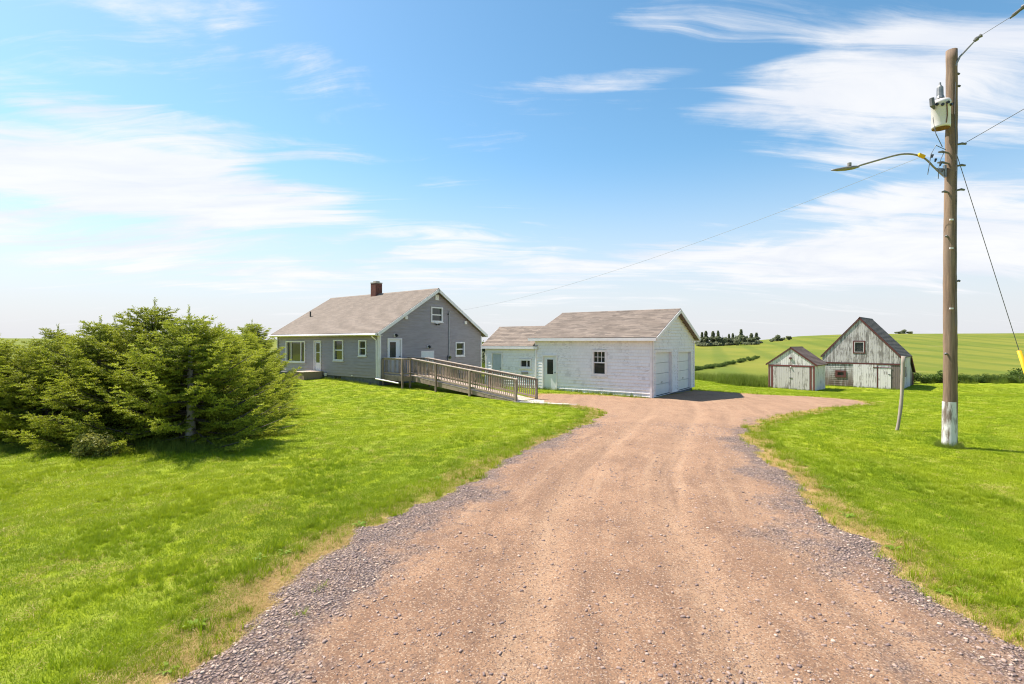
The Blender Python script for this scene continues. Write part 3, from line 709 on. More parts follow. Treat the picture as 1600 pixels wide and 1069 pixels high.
# gutters and downspouts
g = MB(); gp = [(-.06, 0), (-.10, -.08), (-.04, -.12), (.03, -.12), (.03, 0)]
yy_ = -.35 - .04
for i in range(len(gp) - 1):
    (a0, c0), (a1, c1) = gp[i], gp[i + 1]
    g.face([(-.3, yy_ + a0 - .03, ZE - .03 + c0), (HL + .3, yy_ + a0 - .03, ZE - .03 + c0), (HL + .3, yy_ + a1 - .03, ZE - .03 + c1), (-.3, yy_ + a1 - .03, ZE - .03 + c1)][::-1])
for xe in (-.3, HL + .3): g.face([(xe, yy_ + a - .03, ZE - .03 + c) for a, c in gp])
g.build('gutter', M['white'], H)
MB().tube([(HL - .14, -.40, ZE - .13), (HL - .14, -.38, ZE - .22), (HL - .14, -.09, ZE - .42), (HL - .14, -.07, .30), (HL - .12, -.14, .22), (HL + .9, -.22, .16), (HL + 2.05, -.30, .08)], .04, 8).build('downspout', M['white'], H)
MB().tube([(.1, -.40, ZE - .13), (.1, -.38, ZE - .22), (.1, -.09, ZE - .42), (.1, -.07, .05)], .04, 8).build('downspout', M['white'], H)
# front openings
def opened(P, o): return P, o[0], o[1], o[2], o[3]
window(H, *opened(front, fo[0]), mull=(1.78, 3.02), fw=.075)
dr = door(H, *opened(front, fo[1]), glass=(4.86, 5.28, .98, 2.24), rails=(1.62,), knob=True, cas=.06)
wn_ = window(H, *opened(front, fo[2]), bars=(1.80,), fw=.085)
window(H, *opened(front, fo[3]), bars=(1.93,), fw=.075)
cu = MB()
for i in range(14): cu.face([front(6.94 + i * .061, 1.82, -.10 - .025 * (i % 2)), front(7.0 + i * .061, 1.82, -.10 - .025 * ((i + 1) % 2)), front(7.0 + i * .061, 2.36, -.10 - .025 * ((i + 1) % 2)), front(6.94 + i * .061, 2.36, -.10 - .025 * (i % 2))])
# gable openings
gd = door(H, *opened(gabl, go_[0]), glass=(.76, 1.20, 1.40, 2.30), knob=True, cas=.08)
hb = MB().pbox(gabl, 3.22, 4.14, .55, 1.67, -.06, .02).build('hatch', M['door_white'], H)
f = MB(); f.pbox(gabl, 3.14, 3.216, .50, 1.75, -.05, .035); f.pbox(gabl, 4.144, 4.22, .50, 1.75, -.05, .035); f.pbox(gabl, 3.216, 4.144, 1.674, 1.75, -.05, .034); f.build('hatch_frame', M['white'], hb)
window(H, *opened(gabl, go_[2]), bars=(4.02,), fw=.085)
window(H, *opened(gabl, go_[3]), bars=(1.82,), fw=.085)
MB().pbox(gabl, 4.32, 4.62, 4.96, 5.30, .0, .05).build('gable_vent', M['white'], H)
for s, z in ((1.82, 3.66), (6.98, 3.50)):
    bx_ = MB().pbox(gabl, s, s + .2, z, z + .2, .005, .11).build('vent_box', M['white'], H)
for s, z in ((1.10, 2.62), (3.70, 1.93)):
    lp = MB().pbox(gabl, s - .07, s + .07, z - .02, z + .16, .0, .04).build('wall_lamp', M['white'], H)
    MB().tube([gabl(s + .04, z + .10, .04), gabl(s + .04, z + .10, .10), gabl(s + .06, z + .02, .17)], [.05, .075, .085], 10).build('lamp_head', M['black'], lp)
# small bracket with two spot heads under the attic window
bk = MB().pbox(gabl, 4.30, 4.62, 3.45, 3.52, .01, .07).build('flood_lamp', M['white'], H)
for s in (4.34, 4.56): MB().tube([gabl(s, 3.46, .05), gabl(s - .02, 3.40, .14)], [.035, .06], 8).build('lamp_head', M['black'], bk)
# service mast and meter
cd = MB().tube([gabl(5.52, 1.42, .05), gabl(5.52, 4.20, .05), gabl(5.52, 4.30, .10), gabl(5.50, 4.26, .18)], .036, 8).build('service_mast', M['mast'], H)
MB().tube([gabl(5.42, 4.10, .0), gabl(5.42, 4.10, .14)], .03, 6).build('bracket', M['black'], cd)
mt = MB().pbox(gabl, 5.38, 5.62, 1.12, 1.42, .01, .12).build('electric_meter', M['grey_metal'], H)
MB().tube([gabl(5.50, 1.30, .12), gabl(5.50, 1.30, .20)], .085, 12).build('dial', M['glass'], mt)
# basement vents
for s in (6.92, 7.30): MB().pbox(front, s, s + .26, .0, .18, -.03, .012).build('basement_window', M['black'], H)
MB().pbox(front, 5.95, 6.10, .17, .36, .005, .10).build('outlet_cover', M['white'], H)
MB().pbox(front, 8.75, 8.85, .27, .34, .005, .08).build('dryer_vent', M['white'], H)
# roof vent pipe
MB().tube([(1.2, HW / 2 - 2.6, ZE + KH * (HW / 2 - 2.6 + .35) - .1), (1.2, HW / 2 - 2.6, ZE + KH * (HW / 2 - 2.6 + .35) + .38)], .05, 8).build('vent_pipe', M['black'], rf)
# chimney: courses of brick round a mortar core
cx0, cy0 = 5.35, HW / 2 - .02; cwx, cwy = .56, .56; cz0 = zr - .45; cz1 = zr + .74
ch = MB().box(cx0 - cwx / 2 + .012, cx0 + cwx / 2 - .012, cy0 - cwy / 2 + .012, cy0 + cwy / 2 - .012, cz0, cz1).build('chimney', M['mortar'], H)
bmesh_cache = {}
def brick_mesh(l, w_, h): 
    key = (round(l, 3), round(w_, 3), round(h, 3))
    if key not in bmesh_cache: bmesh_cache[key] = MB().box(-l / 2, l / 2, -w_ / 2, w_ / 2, -h / 2, h / 2).mesh('brick', M['brick'])
    return bmesh_cache[key]
row = 0; z = cz0 + .04
while z < cz1 - .02:
    fl = row % 2
    for side in (-1, 1):
        xs = [-.187, 0, .187] if not fl else [-.234, -.094, .094, .234]
        for i, xo in enumerate(xs):
            l = .178 if not fl else (.085 if i in (0, 3) else .178)
            link('brick', brick_mesh(l, .095, .068), ch, (cx0 + xo, cy0 + side * (cwy / 2 - .045), z))
    for side in (-1, 1):
        for yo in ((-.095, .095) if fl else (-.095, .095)):
            link('brick', brick_mesh(.095, .178, .068), ch, (cx0 + side * (cwx / 2 - .046), cy0 + yo, z))
    z += .078; row += 1
MB().box(cx0 - .30, cx0 + .30, cy0 - .30, cy0 + .30, cz1 + .004, cz1 + .07).build('chimney_cap', M['concrete'], ch)
MB().box(cx0 - .16, cx0 + .16, cy0 - .16, cy0 + .16, cz1 + .07, cz1 + .17).build('flue_liner', M['concrete'], ch)

# front steps: platform with treads going down to the side
ST = thing('front_steps', (HO[0], HO[1], hz), 'low weathered wooden steps below the front door of the grey house', 'steps', hang)
for i in range(6): MB().box(4.50 + i * .2, 4.50 + i * .2 + .19, -1.35, -.03, .42, .46).build('deck_board', M['deck_top'], ST)
MB().box(4.52, 5.68, -1.32, -1.27, -.4, .418).build('skirt', M['deck'], ST); MB().box(5.63, 5.68, -1.265, -.06, -.4, .418).build('skirt', M['deck'], ST)
for i in range(4):
    zt = .46 - .12 * (i + 1); MB().box(4.50 - .30 * (i + 1), 4.50 - .30 * i + .02, -1.35, -.05, zt - .04, zt).build('tread', M['deck_top'], ST)
    MB().box(4.50 - .30 * (i + 1) + .03, 4.50 - .30 * (i + 1) + .06, -1.32, -.08, -.45, zt - .042).build('riser', M['deck'], ST)

# ------------------------------------------------------------------ access ramp
rang = math.atan2(RU[1], RU[0])
RP = thing('access_ramp', (RS[0], RS[1], .0), 'long weathered wooden wheelchair ramp with picket railings beside the grey house', 'ramp', rang)
RLEN = 8.27; ZL, ZB = .66, -.06
dz_ = lambda x: ZL + (ZB - ZL) * min(max(x, 0), RLEN) / RLEN
tilt = math.atan2(ZB - ZL, RLEN)
me_l = MB().box(-.068, .068, -.0, 1.15, -.035, 0).mesh('deck_board', M['deck_top'])
nb = int(RLEN / .14)
for i in range(nb): link('deck_board', me_l, RP, (.07 + i * .14, -.03, dz_(.07 + i * .14)), (0, -tilt, 0))
me_l2 = MB().box(-.068, .068, -.62, 1.14, -.035, 0).mesh('deck_board', M['deck_top'])
for i in range(15): link('deck_board', me_l2, RP, (-.08 - i * .14, 0, ZL), None)
for y in (-.0, 1.08):
    q = MB(); q.box8([(0, y - .02, dz_(0) - .30), (RLEN, y - .02, dz_(RLEN) - .16), (RLEN, y + .02, dz_(RLEN) - .16), (0, y + .02, dz_(0) - .30), (0, y - .02, dz_(0) - .037), (RLEN, y - .02, dz_(RLEN) - .037), (RLEN, y + .02, dz_(RLEN) - .037), (0, y + .02, dz_(0) - .037)]); q.build('stringer', M['deck'], RP)
for (x0, x1, y0, y1) in ((-2.0, .06, -.62, -.58), (.02, .06, -.578, -.03), (-2.1, .0, 1.10, 1.14)): MB().box(x0, x1, y0, y1, ZL - .30, ZL - .037).build('skirt', M['deck'], RP)
me_b = MB().box(-.016, .016, -.016, .016, 0, .80).mesh('baluster', M['deck'])
RH = .92
def rail_run(x0, y0, x1, y1, z0, z1, skip_first=False):
    L = math.hypot(x1 - x0, y1 - y0); ux, uy = (x1 - x0) / L, (y1 - y0) / L; nx_, ny_ = -uy, ux
    for nm, h0, h1, hw, mt in (('handrail', RH, RH + .035, .052, M['deck_top']), ('top_rail', RH - .075, RH - .004, .02, M['deck']), ('bottom_rail', .07, .15, .02, M['deck'])):
        c = [(x0 + nx_ * a, y0 + ny_ * a, z0 + h) for h in (h0, h1) for a in (-hw, hw)] + [(x1 + nx_ * a, y1 + ny_ * a, z1 + h) for h in (h0, h1) for a in (-hw, hw)]
        MB().box8([c[0], c[4], c[5], c[1], c[2], c[6], c[7], c[3]]).build(nm, mt, RP)
    k = int(L / .128)
    for i in range(1, k):
        f = i / k; link('baluster', me_b, RP, (x0 + (x1 - x0) * f + nx_ * .041, y0 + (y1 - y0) * f + ny_ * .041, z0 + (z1 - z0) * f + .075))
def rpost(x, y, ztop):
    wx = RS[0] + RU[0] * x - RU[1] * y; wy = RS[1] + RU[1] * x + RU[0] * y
    MB().box(x - .045, x + .045, y - .045, y + .045, gz(wx, wy) - .3, ztop).build('post', M['deck'], RP)
rail_run(.0, -.03, RLEN, -.03, dz_(0), dz_(RLEN)); rail_run(.0, 1.10, RLEN, 1.10, dz_(0), dz_(RLEN))
rail_run(-1.95, -.60, .05, -.60, ZL, ZL); rail_run(.05, -.60, .05, -.09, ZL, ZL); rail_run(-2.15, 1.12, -.06, 1.12, ZL, ZL)
for x in (0.0, RLEN * .29, RLEN * .62, RLEN):
    for y in (-.115, 1.185): rpost(x, y, dz_(x) + RH - .01)
rpost(.13, -.68, ZL + RH); rpost(-1.9, -.68, ZL + RH)
# concrete pad where the ramp lands
b = MB(); pc = [(.05, 22.15), (.95, 23.1), (1.9, 22.6), (3.2, 21.65), (3.0, 21.2), (1.9, 21.35), (.9, 21.7)]
top = [(x, y, gz(x, y) + .03) for x, y in pc]; bot = [(x, y, gz(x, y) - .15) for x, y in pc]
b.face(top[::-1]) if False else b.face(top)
for i in range(len(pc)): j = (i + 1) % len(pc); b.face([bot[i], bot[j], top[j], top[i]])
pad = b.build('concrete_path', M['concrete']); tag(pad, kind='structure')

# ------------------------------------------------------------------ white garage
gzb = -.17
gang = math.atan2(GU[1], GU[0])
G = thing('garage', (GO[0], GO[1], gzb), 'white shingled garage with two overhead doors in its gable end', 'garage', gang)
front = frame(0, 0, 1, 0); gabl = frame(GL, 0, 0, 1); backw = frame(GL, GW, -1, 0); left = frame(0, GW, 0, -1)
GZE, GK = 2.90, .40
def gtop(s): return GZE + GK * .28 - .15 + GK * min(s, GW - s)
gs2 = lambda t: max(0.0, (t - gtop(0)) / GK)
fo = [(.54, 1.32, .06, 1.90), (3.50, 4.24, .99, 2.22)]
go_ = [(.40, 2.92, .0, 2.19), (4.02, 6.52, .0, 2.14)]
MB().lap(front, lambda t: 0, lambda t: GL, -.02, 2.84, .165, .042, fo).build('wall', M['wshingle'], G)
MB().lap(gabl, gs2, lambda t: GW - gs2(t), -.02, gtop(GW / 2), .165, .042, go_, (13.1, 3.3)).build('wall', M['wshingle'], G)
MB().lap(left, gs2, lambda t: GW - gs2(t), -.02, gtop(GW / 2), .165, .042, (), (23.1, 3.3)).build('wall', M['wshingle'], G)
MB().lap(backw, lambda t: 0, lambda t: GL, -.02, 2.84, .165, .042, (), (33.1, 3.3)).build('wall', M['wshingle'], G)
MB().box(.03, GL - .10, .03, GW - .03, -.7, -.022).build('foundation', M['foundation'], G)
for P, s, wd in ((front, -.01, .10), (front, GL - .10, .10), (gabl, 0, .10), (gabl, GW - .1, .1)): MB().pbox(P, s, s + wd, -.02, 2.80, .003, .058).build('corner_board', M['white'], G)
rf2, zr2, _ = gable_roof(G, GL, GW, GZE, GK, .28, .3, M['roof_garage'], M['white'], course=.16)
d_ = door(G, *opened(front, fo[0]), glass=(.75, 1.13, .92, 1.72), cas=.08)
window(G, *opened(front, fo[1]), mull=(3.72, 4.02), bars=(1.60, 1.90), fw=.06, cas=.02, name='window') if False else None
# sash window: six small panes over one large pane
P = front; w0 = MB(); s0, s1, z0, z1 = fo[1]
w0.pbox(P, s0 - .05, s1 + .05, z1 - .06, z1 + .05, -.07, .055); w0.pbox(P, s0 - .05, s1 + .05, z0 - .05, z0 + .06, -.07, .055); w0.pbox(P, s0 - .05, s0 + .06, z0 + .06, z1 - .06, -.07, .055); w0.pbox(P, s1 - .06, s1 + .05, z0 + .06, z1 - .06, -.07, .055)
w0.pbox(P, s0 + .06, s1 - .06, 1.585, 1.645, -.07, .02)
wn_ = w0.build('window', M['white'], G)
xs = np.linspace(s0 + .06, s1 - .06, 4); zs = [1.645, 1.90, z1 - .06]
for i in range(3):
    for j in range(2):
        p = MB(); p.face([P(xs[i], zs[j], -.04), P(xs[i + 1], zs[j], -.04), P(xs[i + 1], zs[j + 1], -.04), P(xs[i], zs[j + 1], -.04)]); p.build('pane', M['glass'], wn_)
p = MB(); p.face([P(xs[0], z0 + .06, -.05), P(xs[3], z0 + .06, -.05), P(xs[3], 1.585, -.05), P(xs[0], 1.585, -.05)]); p.build('pane', M['glass'], wn_)
for i in (1, 2): MB().pbox(P, xs[i] - .012, xs[i] + .012, 1.645, z1 - .06, -.05, -.01).build('glazing_bar', M['white'], wn_)
MB().pbox(P, xs[0], xs[3], 1.888, 1.912, -.052, -.008).build('glazing_bar', M['white'], wn_)
MB().pbox(P, s0 - .09, s1 + .09, z0 - .10, z0 - .052, -.02, .07).build('sill', M['white'], wn_)
# overhead doors: four horizontal panels set back in the opening
for (s0, s1, z0, z1) in go_:
    od = MB(); od.pbox(gabl, s0 - .10, s0 + .04, z0, z1 + .10, -.16, .035); od.pbox(gabl, s1 - .04, s1 + .10, z0, z1 + .10, -.16, .035); od.pbox(gabl, s0 + .04, s1 - .04, z1 - .04, z1 + .10, -.16, .034)
    od = od.build('garage_door', M['white'], G); hh = (z1 - .04 - z0) / 4
    for i in range(4): MB().pbox(gabl, s0 + .045, s1 - .045, z0 + i * hh + .012, z0 + (i + 1) * hh - .004, -.15, -.11).build('panel', M['door_white'], od)
    MB().pbox(gabl, (s0 + s1) / 2 - .08, (s0 + s1) / 2 + .08, z0 + .62, z0 + .65, -.11, -.07).build('handle', M['black'], od)

# ------------------------------------------------------------------ annex
AL, AW = 3.55, 3.3
A = thing('storage_annex', (GO[0] - GU[0] * (AL + .02), GO[1] - GU[1] * (AL + .02), -.08), 'low white storage building joined to the back end of the garage', 'annex', gang)
front = frame(0, .12, 1, 0); left = frame(0, AW + .12, 0, -1); backw = frame(AL, AW + .12, -1, 0)
AZE, AK = 2.36, .62
def atop(s): return AZE + AK * .2 - .14 + AK * min(s, AW - s)
as_ = lambda t: max(0.0, (t - atop(0)) / AK)
fo = [(.50, 1.16, .1, 1.90), (2.48, 3.20, 1.14, 1.58)]
MB().lap(front, lambda t: 0, lambda t: AL, -.02, 2.26, .165, .042, fo, (51, 2)).build('wall', M['wshingle'], A)
MB().lap(left, as_, lambda t: AW - as_(t), -.02, atop(AW / 2), .165, .042, (), (61, 2)).build('wall', M['wshingle'], A)
MB().lap(backw, lambda t: 0, lambda t: AL, -.02, 2.26, .165, .042, (), (71, 2)).build('wall', M['wshingle'], A)
MB().box(.03, AL - .03, .16, AW + .09, -.6, -.022).build('foundation', M['foundation'], A)
MB().pbox(front, -.01, .09, -.02, 2.24, .003, .056).build('corner_board', M['white'], A)
# roof sits on its own little frame shifted with the wall
ar = bpy.data.objects.new('roof_frame', None)
def shift_roof(root, dy):
    before = set(o.name for o in bpy.data.objects)
    rf_, zr_, _ = gable_roof(root, AL, AW, AZE, AK, .2, .2, M['roof_garage'], M['white'], course=.16, x0=-.2)
    rf_.location.y = dy
    return rf_
bpy.data.objects.remove(ar)
def annex_roof():
    a = shift_roof(A, .12)
    return a
arf = annex_roof()
door(A, *opened(front, fo[0]), mat=M['door_blue'], cas=.07)
window(A, *opened(front, fo[1]), mull=(2.92,), fw=.05, cas=.04)
MB().pbox(front, 2.60, 3.02, .78, .90, .003, .10).build('vent_grille', M['grey_metal'], A)

# ------------------------------------------------------------------ barn kit: upright boards
def boards(parent, P, s0, s1, z0, top, mat, wd=.14, ops=(), name='board', d0=.0, d1=.028):
    s = s0; k = 0
    while s < s1 - .01:
        e = min(s + wd * random.uniform(.85, 1.15), s1)
        if s1 - e < .05: e = s1
        spans = [(z0, None)]
        for o in ops:
            if o[0] < e - .02 and o[1] > s + .02:
                spans = [(z0, o[2]), (o[3], None)]
        j = random.uniform(-.004, .004)
        for a, b_ in spans:
            ta = top(s + .004) if b_ is None else b_; tb = top(e - .004) if b_ is None else b_
            if max(ta, tb) - a < .03: continue
            q = [P(s + .004, a, d1 + j), P(e - .004, a, d1 + j), P(e - .004, a, d0), P(s + .004, a, d0), P(s + .004, ta, d1 + j), P(e - .004, tb, d1 + j), P(e - .004, tb, d0), P(s + .004, ta, d0)]
            MB().box8(q).build(name, mat, parent)
        s = e; k += 1

# ------------------------------------------------------------------ barn
bang = math.atan2(BU[1], BU[0]); bz = -1.32
B = thing('barn', (BO[0], BO[1], bz), 'old grey gabled barn with peeling boards and dark red trim', 'barn', bang)
BZE, BK = 2.72, 1.145
front = frame(0, 0, 1, 0); right = frame(BW, 0, 0, 1); left = frame(0, BD, 0, -1); backw = frame(BW, BD, -1, 0)
btop = lambda s: BZE + BK * .16 - .16 + BK * min(s, BW - s)
core = MB(); pr = [(.02, -.6), (BW - .02, -.6), (BW - .02, btop(BW) - .05), (BW / 2, btop(BW / 2) - .06), (.02, btop(0) - .05)]
core.face([(x, .005, z) for x, z in pr]); core.face([(x, BD - .005, z) for x, z in pr][::-1])
for i in range(5): j = (i + 1) % 5; core.face([(pr[i][0], .005, pr[i][1]), (pr[i][0], BD - .005, pr[i][1]), (pr[j][0], BD - .005, pr[j][1]), (pr[j][0], .005, pr[j][1])])
core.build('wall', M['barn_wall'], B)
wo_ = (BW / 2 - .36, BW / 2 + .30, 2.97, 3.83)
boards(B, front, .0, BW, 2.12, btop, M['barn_board'], .135, [wo_])
MB().pbox(front, -.02, BW + .02, 2.0, 2.10, .0, .06).build('belt_board', M['dark_red'], B)
# ground floor: stained shingle bay, white sliding doors, man door
lw = (.95, 1.72, .92, 1.38)
MB().lap(front, lambda t: .0, lambda t: 2.22, -.4, 1.99, .17, .016, [lw]).build('shingle_bay', M['barn_wall'], B)
boards(B, front, 2.24, 3.84, -.05, lambda s: 1.985, M['barn_door'], .16, name='door_board', d0=.03, d1=.06)
MB().pbox(front, 3.86, 3.93, -.1, 1.85, .0, .07).build('door_post', M['dark_red'], B)
boards(B, front, 3.95, 4.78, -.05, lambda s: 1.78, M['barn_door'], .16, name='door_board', d0=.03, d1=.06)
boards(B, front, 3.95, 4.78, 1.80, lambda s: 1.985, M['barn_door'], .20, name='board')
MB().pbox(front, 3.60, 4.80, 1.75, 1.80, .061, .085).build('door_track', M['dark_red'], B)
MB().pbox(front, 4.60, 4.74, 1.22, 1.26, .061, .09).build('latch', M['black'], B)
boards(B, front, 4.80, BW, -.3, lambda s: 1.985, M['brown_board'], .14)
window(B, front, *wo_, mull=(wo_[0] + .22, wo_[0] + .44), bars=(3.25, 3.54), fw=.045, sill=False, cas=.0, mat=M['shed_board'], depth=.03, cas_mat=M['dark_red'], pd=.012)
window(B, front, lw[0] + .12, lw[1] - .12, lw[2] + .06, lw[3] - .06, mull=((lw[0] + lw[1]) / 2,), fw=.04, sill=False, mat=M['dark_red'], cas=.12, depth=.03, pd=.012)
# right side wall
rtop = lambda s: btop(0)
boards(B, right, .0, BD, -.4, rtop, M['barn_door'], .2)
window(B, right, 2.0, 2.55, 1.0, 1.75, mull=(2.27,), bars=(1.37,), fw=.05, sill=False, mat=M['dark_red'], depth=.03, pd=.012)
boards(B, left, .0, BD, -.4, rtop, M['barn_board'], .2)
brf, bzr, _ = gable_roof(B, BW, BD, BZE, BK, .16, .12, M['roof_barn'], M['dark_red'], thick=.10, fascia=False) if False else (None, None, None)
# the barn's ridge runs front to back, so its slopes are laid in the turned frame
def barn_roof(root, W, D, ze, k, oe, orr, mat, trim, thick=.10, course=.15):
    a = math.atan(k); ca, sa = math.cos(a), math.sin(a); sl = (W / 2 + oe) / ca
    PR = lambda s, t, d: (W + oe - t * ca + d * sa, s, ze + t * sa + d * ca)          # right slope, s runs back
    PL = lambda s, t, d: (-oe + t * ca - d * sa, D - s, ze + t * sa + d * ca)
    r = MB(); r.lap(PR, lambda t: -orr, lambda t: D + orr, 0, sl, course, .011); r.lap(PL, lambda t: -orr, lambda t: D + orr, 0, sl, course, .011, uvoff=(17, 3))
    r.pbox(PR, -orr, D + orr, 0, sl - .02, -thick, -.006); r.pbox(PL, -orr, D + orr, 0, sl - .02, -thick, -.006)
    rf_ = r.build('roof', mat, root)
    zr_ = ze + sl * sa
    MB().box8([(W / 2 - .10, -orr, zr_ - .10 * k + .015), (W / 2 + .10, -orr, zr_ - .10 * k + .015), (W / 2 + .10, D + orr, zr_ - .10 * k + .015), (W / 2 - .10, D + orr, zr_ - .10 * k + .015),
               (W / 2 - .012, -orr, zr_ + .028), (W / 2 + .012, -orr, zr_ + .028), (W / 2 + .012, D + orr, zr_ + .028), (W / 2 - .012, D + orr, zr_ + .028)]).build('ridge_cap', mat, rf_)
    for P, s0 in ((PR, -orr), (PL, D + orr)):
        lo, hi = (s0 - .03, s0) if s0 < 0 else (s0, s0 + .03)
        MB().pbox(P, lo, hi, -.03, sl - .002, -thick - .03, -.004).build('rake_board', trim, rf_)
    for P, s0 in ((PR, D + orr), (PL, -orr)):
        lo, hi = (s0, s0 + .03) if s0 > 0 else (s0 - .03, s0)
        MB().pbox(P, lo, hi, -.03, sl - .002, -thick - .03, -.004).build('rake_board', trim, rf_)
    return rf_, zr_
brf, bzr = barn_roof(B, BW, BD, BZE - .10, BK, .16, .05, M['roof_barn'], M['dark_red'])
# back lean-to
yb = BD
MB().box8([(BW * .35, yb + .01, -.5), (BW - .05, yb + .01, -.5), (BW - .05, yb + 1.9, -.5), (BW * .35, yb + 1.9, -.5), (BW * .35, yb + .01, 2.35), (BW - .05, yb + .01, 2.35), (BW - .05, yb + 1.9, 1.1), (BW * .35, yb + 1.9, 1.1)]).build('lean_to_wall', M['barn_wall'], B)
MB().box8([(BW * .3, yb + .16, 2.42), (BW + .1, yb + .16, 2.42), (BW + .1, yb + 2.1, 1.12), (BW * .3, yb + 2.1, 1.12), (BW * .3, yb + .16, 2.52), (BW + .1, yb + .16, 2.52), (BW + .1, yb + 2.1, 1.22), (BW * .3, yb + 2.1, 1.22)]).build('lean_to_roof', M['roof_barn'], B)
MB().box8([(BW + .1, yb + .16, 2.32), (BW + .14, yb + .16, 2.32), (BW + .14, yb + 2.12, 1.02), (BW + .1, yb + 2.12, 1.02), (BW + .1, yb + .16, 2.53), (BW + .14, yb + .16, 2.53), (BW + .14, yb + 2.12, 1.23), (BW + .1, yb + 2.12, 1.23)]).build('rake_board', M['red'], B)
MB().box(BW - .05, BW + .02, yb + 1.82, yb + 1.92, -.5, 1.1).build('corner_board', M['red'], B)
MB().tube([(BW * .62, yb + .3, 2.6), (BW * .62, yb + .3, 3.9)], .12, 8).build('stove_pipe', M['concrete'], B)

# ------------------------------------------------------------------ small shed
szb = -1.27
SH = thing('shed', (SO[0], SO[1], szb), 'small pale wooden shed with red corner posts and double doors', 'shed', bang)
front = frame(0, 0, 1, 0); right = frame(SW, 0, 0, 1); left = frame(0, SDp, 0, -1); backw = frame(SW, SDp, -1, 0)
SZE, SK = 2.02, .74
stop = lambda s: SZE + SK * .2 - .14 + SK * min(s, SW - s)
core = MB(); pr = [(.02, -.5), (SW - .02, -.5), (SW - .02, stop(SW) - .04), (SW / 2, stop(SW / 2) - .05), (.02, stop(0) - .04)]
core.face([(x, .005, z) for x, z in pr]); core.face([(x, SDp - .005, z) for x, z in pr][::-1])
for i in range(5): j = (i + 1) % 5; core.face([(pr[i][0], .005, pr[i][1]), (pr[i][0], SDp - .005, pr[i][1]), (pr[j][0], SDp - .005, pr[j][1]), (pr[j][0], .005, pr[j][1])])
core.build('wall', M['shed_board'], SH)
boards(SH, front, .0, SW, 1.98, stop, M['barn_door'], .15)
MB().pbox(front, .0, SW, 1.86, 1.97, .0, .06).build('lintel', M['red'], SH)
for s0, s1 in ((.0, .10), (.20, .33), (SW - .33, SW - .20), (SW - .10, SW)): MB().pbox(front, s0, s1, -.3, 1.855, .0, .05).build('corner_post', M['red'], SH)
for s0, s1 in ((.10, .20), (SW - .20, SW - .10)): MB().pbox(front, s0 + .002, s1 - .002, -.3, 1.85, .0, .03).build('board', M['shed_board'], SH)
mid = SW / 2
for s0, s1 in ((.34, mid - .012), (mid + .012, SW - .34)):
    dl = MB().pbox(front, s0, s1, -.02, 1.85, .004, .02).build('shed_door', M['shed_board'], SH)
    s = s0
    while s < s1 - .02:
        e = min(s + .16, s1); MB().pbox(front, s + .004, e - .004, -.02, 1.845, .021, .045).build('door_board', M['shed_board'], dl); s = e
MB().pbox(front, mid - .10, mid + .10, .95, 1.0, .046, .07).build('latch', M['black'], SH)
lp = MB().pbox(front, mid - .10, mid + .06, 2.45, 2.58, .03, .12).build('lamp_bracket', M['dark_red'], SH)
MB().tube([front(mid, 1.86, .07), front(mid, 1.80, .09)], .05, 8).build('lamp_bulb', M['white'], SH)
boards(SH, right, .0, SDp, -.3, lambda s: stop(0), M['barn_door'], .18)
boards(SH, left, .0, SDp, -.3, lambda s: stop(0), M['shed_board'], .18)
barn_roof(SH, SW, SDp, SZE, SK, .2, .06, M['roof_shed'], M['dark_red'], .08)

# ------------------------------------------------------------------ utility pole
px_, py_ = 10.85, 12.7; pzb = gz(px_, py_)
U = thing('utility_pole', (px_, py_, pzb), 'tall brown wooden utility pole with white painted foot and transformer', 'pole')
ph = 9.85; b = MB(); pts = []; rad = []
for i in range(44):
    f = i / 43; pts.append((.05 * f + .012 * math.sin(f * 9), 0, -.5 + (ph + .5) * f)); rad.append(.150 - .036 * f + .003 * math.sin(i * 2.1) + random.uniform(-.002, .002))
pts[-1] = (pts[-1][0], 0, ph); b.tube(pts, rad, 20); b.build('pole', M['pole'], U, True)
b = MB(); b.tube([(0, 0, -.02), (.004, 0, .55), (.008, 0, 1.14)], [.156, .153, .149], 24, False); b.build('painted_band', M['pole_paint'], U, True)
tx, ty = -.33, -.14
tr = MB(); prof = [(.02, 7.86), (.18, 7.86), (.19, 7.90), (.19, 8.42), (.20, 8.43), (.20, 8.48), (.18, 8.53), (.02, 8.56)]
for k in range(len(prof) - 1):
    for i in range(24):
        a0, a1 = 2 * math.pi * i / 24, 2 * math.pi * (i + 1) / 24; (r0, z0), (r1, z1) = prof[k], prof[k + 1]
        tr.face([(tx + r0 * math.cos(a0), ty + r0 * math.sin(a0), z0), (tx + r0 * math.cos(a1), ty + r0 * math.sin(a1), z0), (tx + r1 * math.cos(a1), ty + r1 * math.sin(a1), z1), (tx + r1 * math.cos(a0), ty + r1 * math.sin(a0), z1)])
M['tank'] = plain('painted_tank', (.72, .69, .71, 1), (.60, .57, .57, 1), 3, .45)
M['rust'] = plain('rusty_base', (.22, .11, .05, 1), (.13, .07, .04, 1), 9, .8)
trn = tr.build('transformer', M['tank'], U, True)
MB().tube([(tx, ty, 7.85), (tx, ty, 7.858)], .175, 20).build('base_plate', M['rust'], trn)
MB().tube([(tx - .02, ty, 8.58), (tx - .02, ty, 8.64), (tx - .02, ty, 8.65), (tx - .02, ty, 8.86), (tx - .02, ty, 8.92), (tx - .02, ty, 8.98)], [.09, .08, .07, .065, .025, .02], 10).build('bushing', M['grey_metal'], trn)
for i, a in enumerate((-2.6, -2.1, -1.6, -1.1, -.6)):
    MB().tube([(tx + .19 * math.cos(a), ty + .19 * math.sin(a), 8.40 - .04 * (i % 2)), (tx + .235 * math.cos(a), ty + .235 * math.sin(a), 8.40 - .04 * (i % 2))], [.03, .035], 8).build('lug', M['black'], trn)
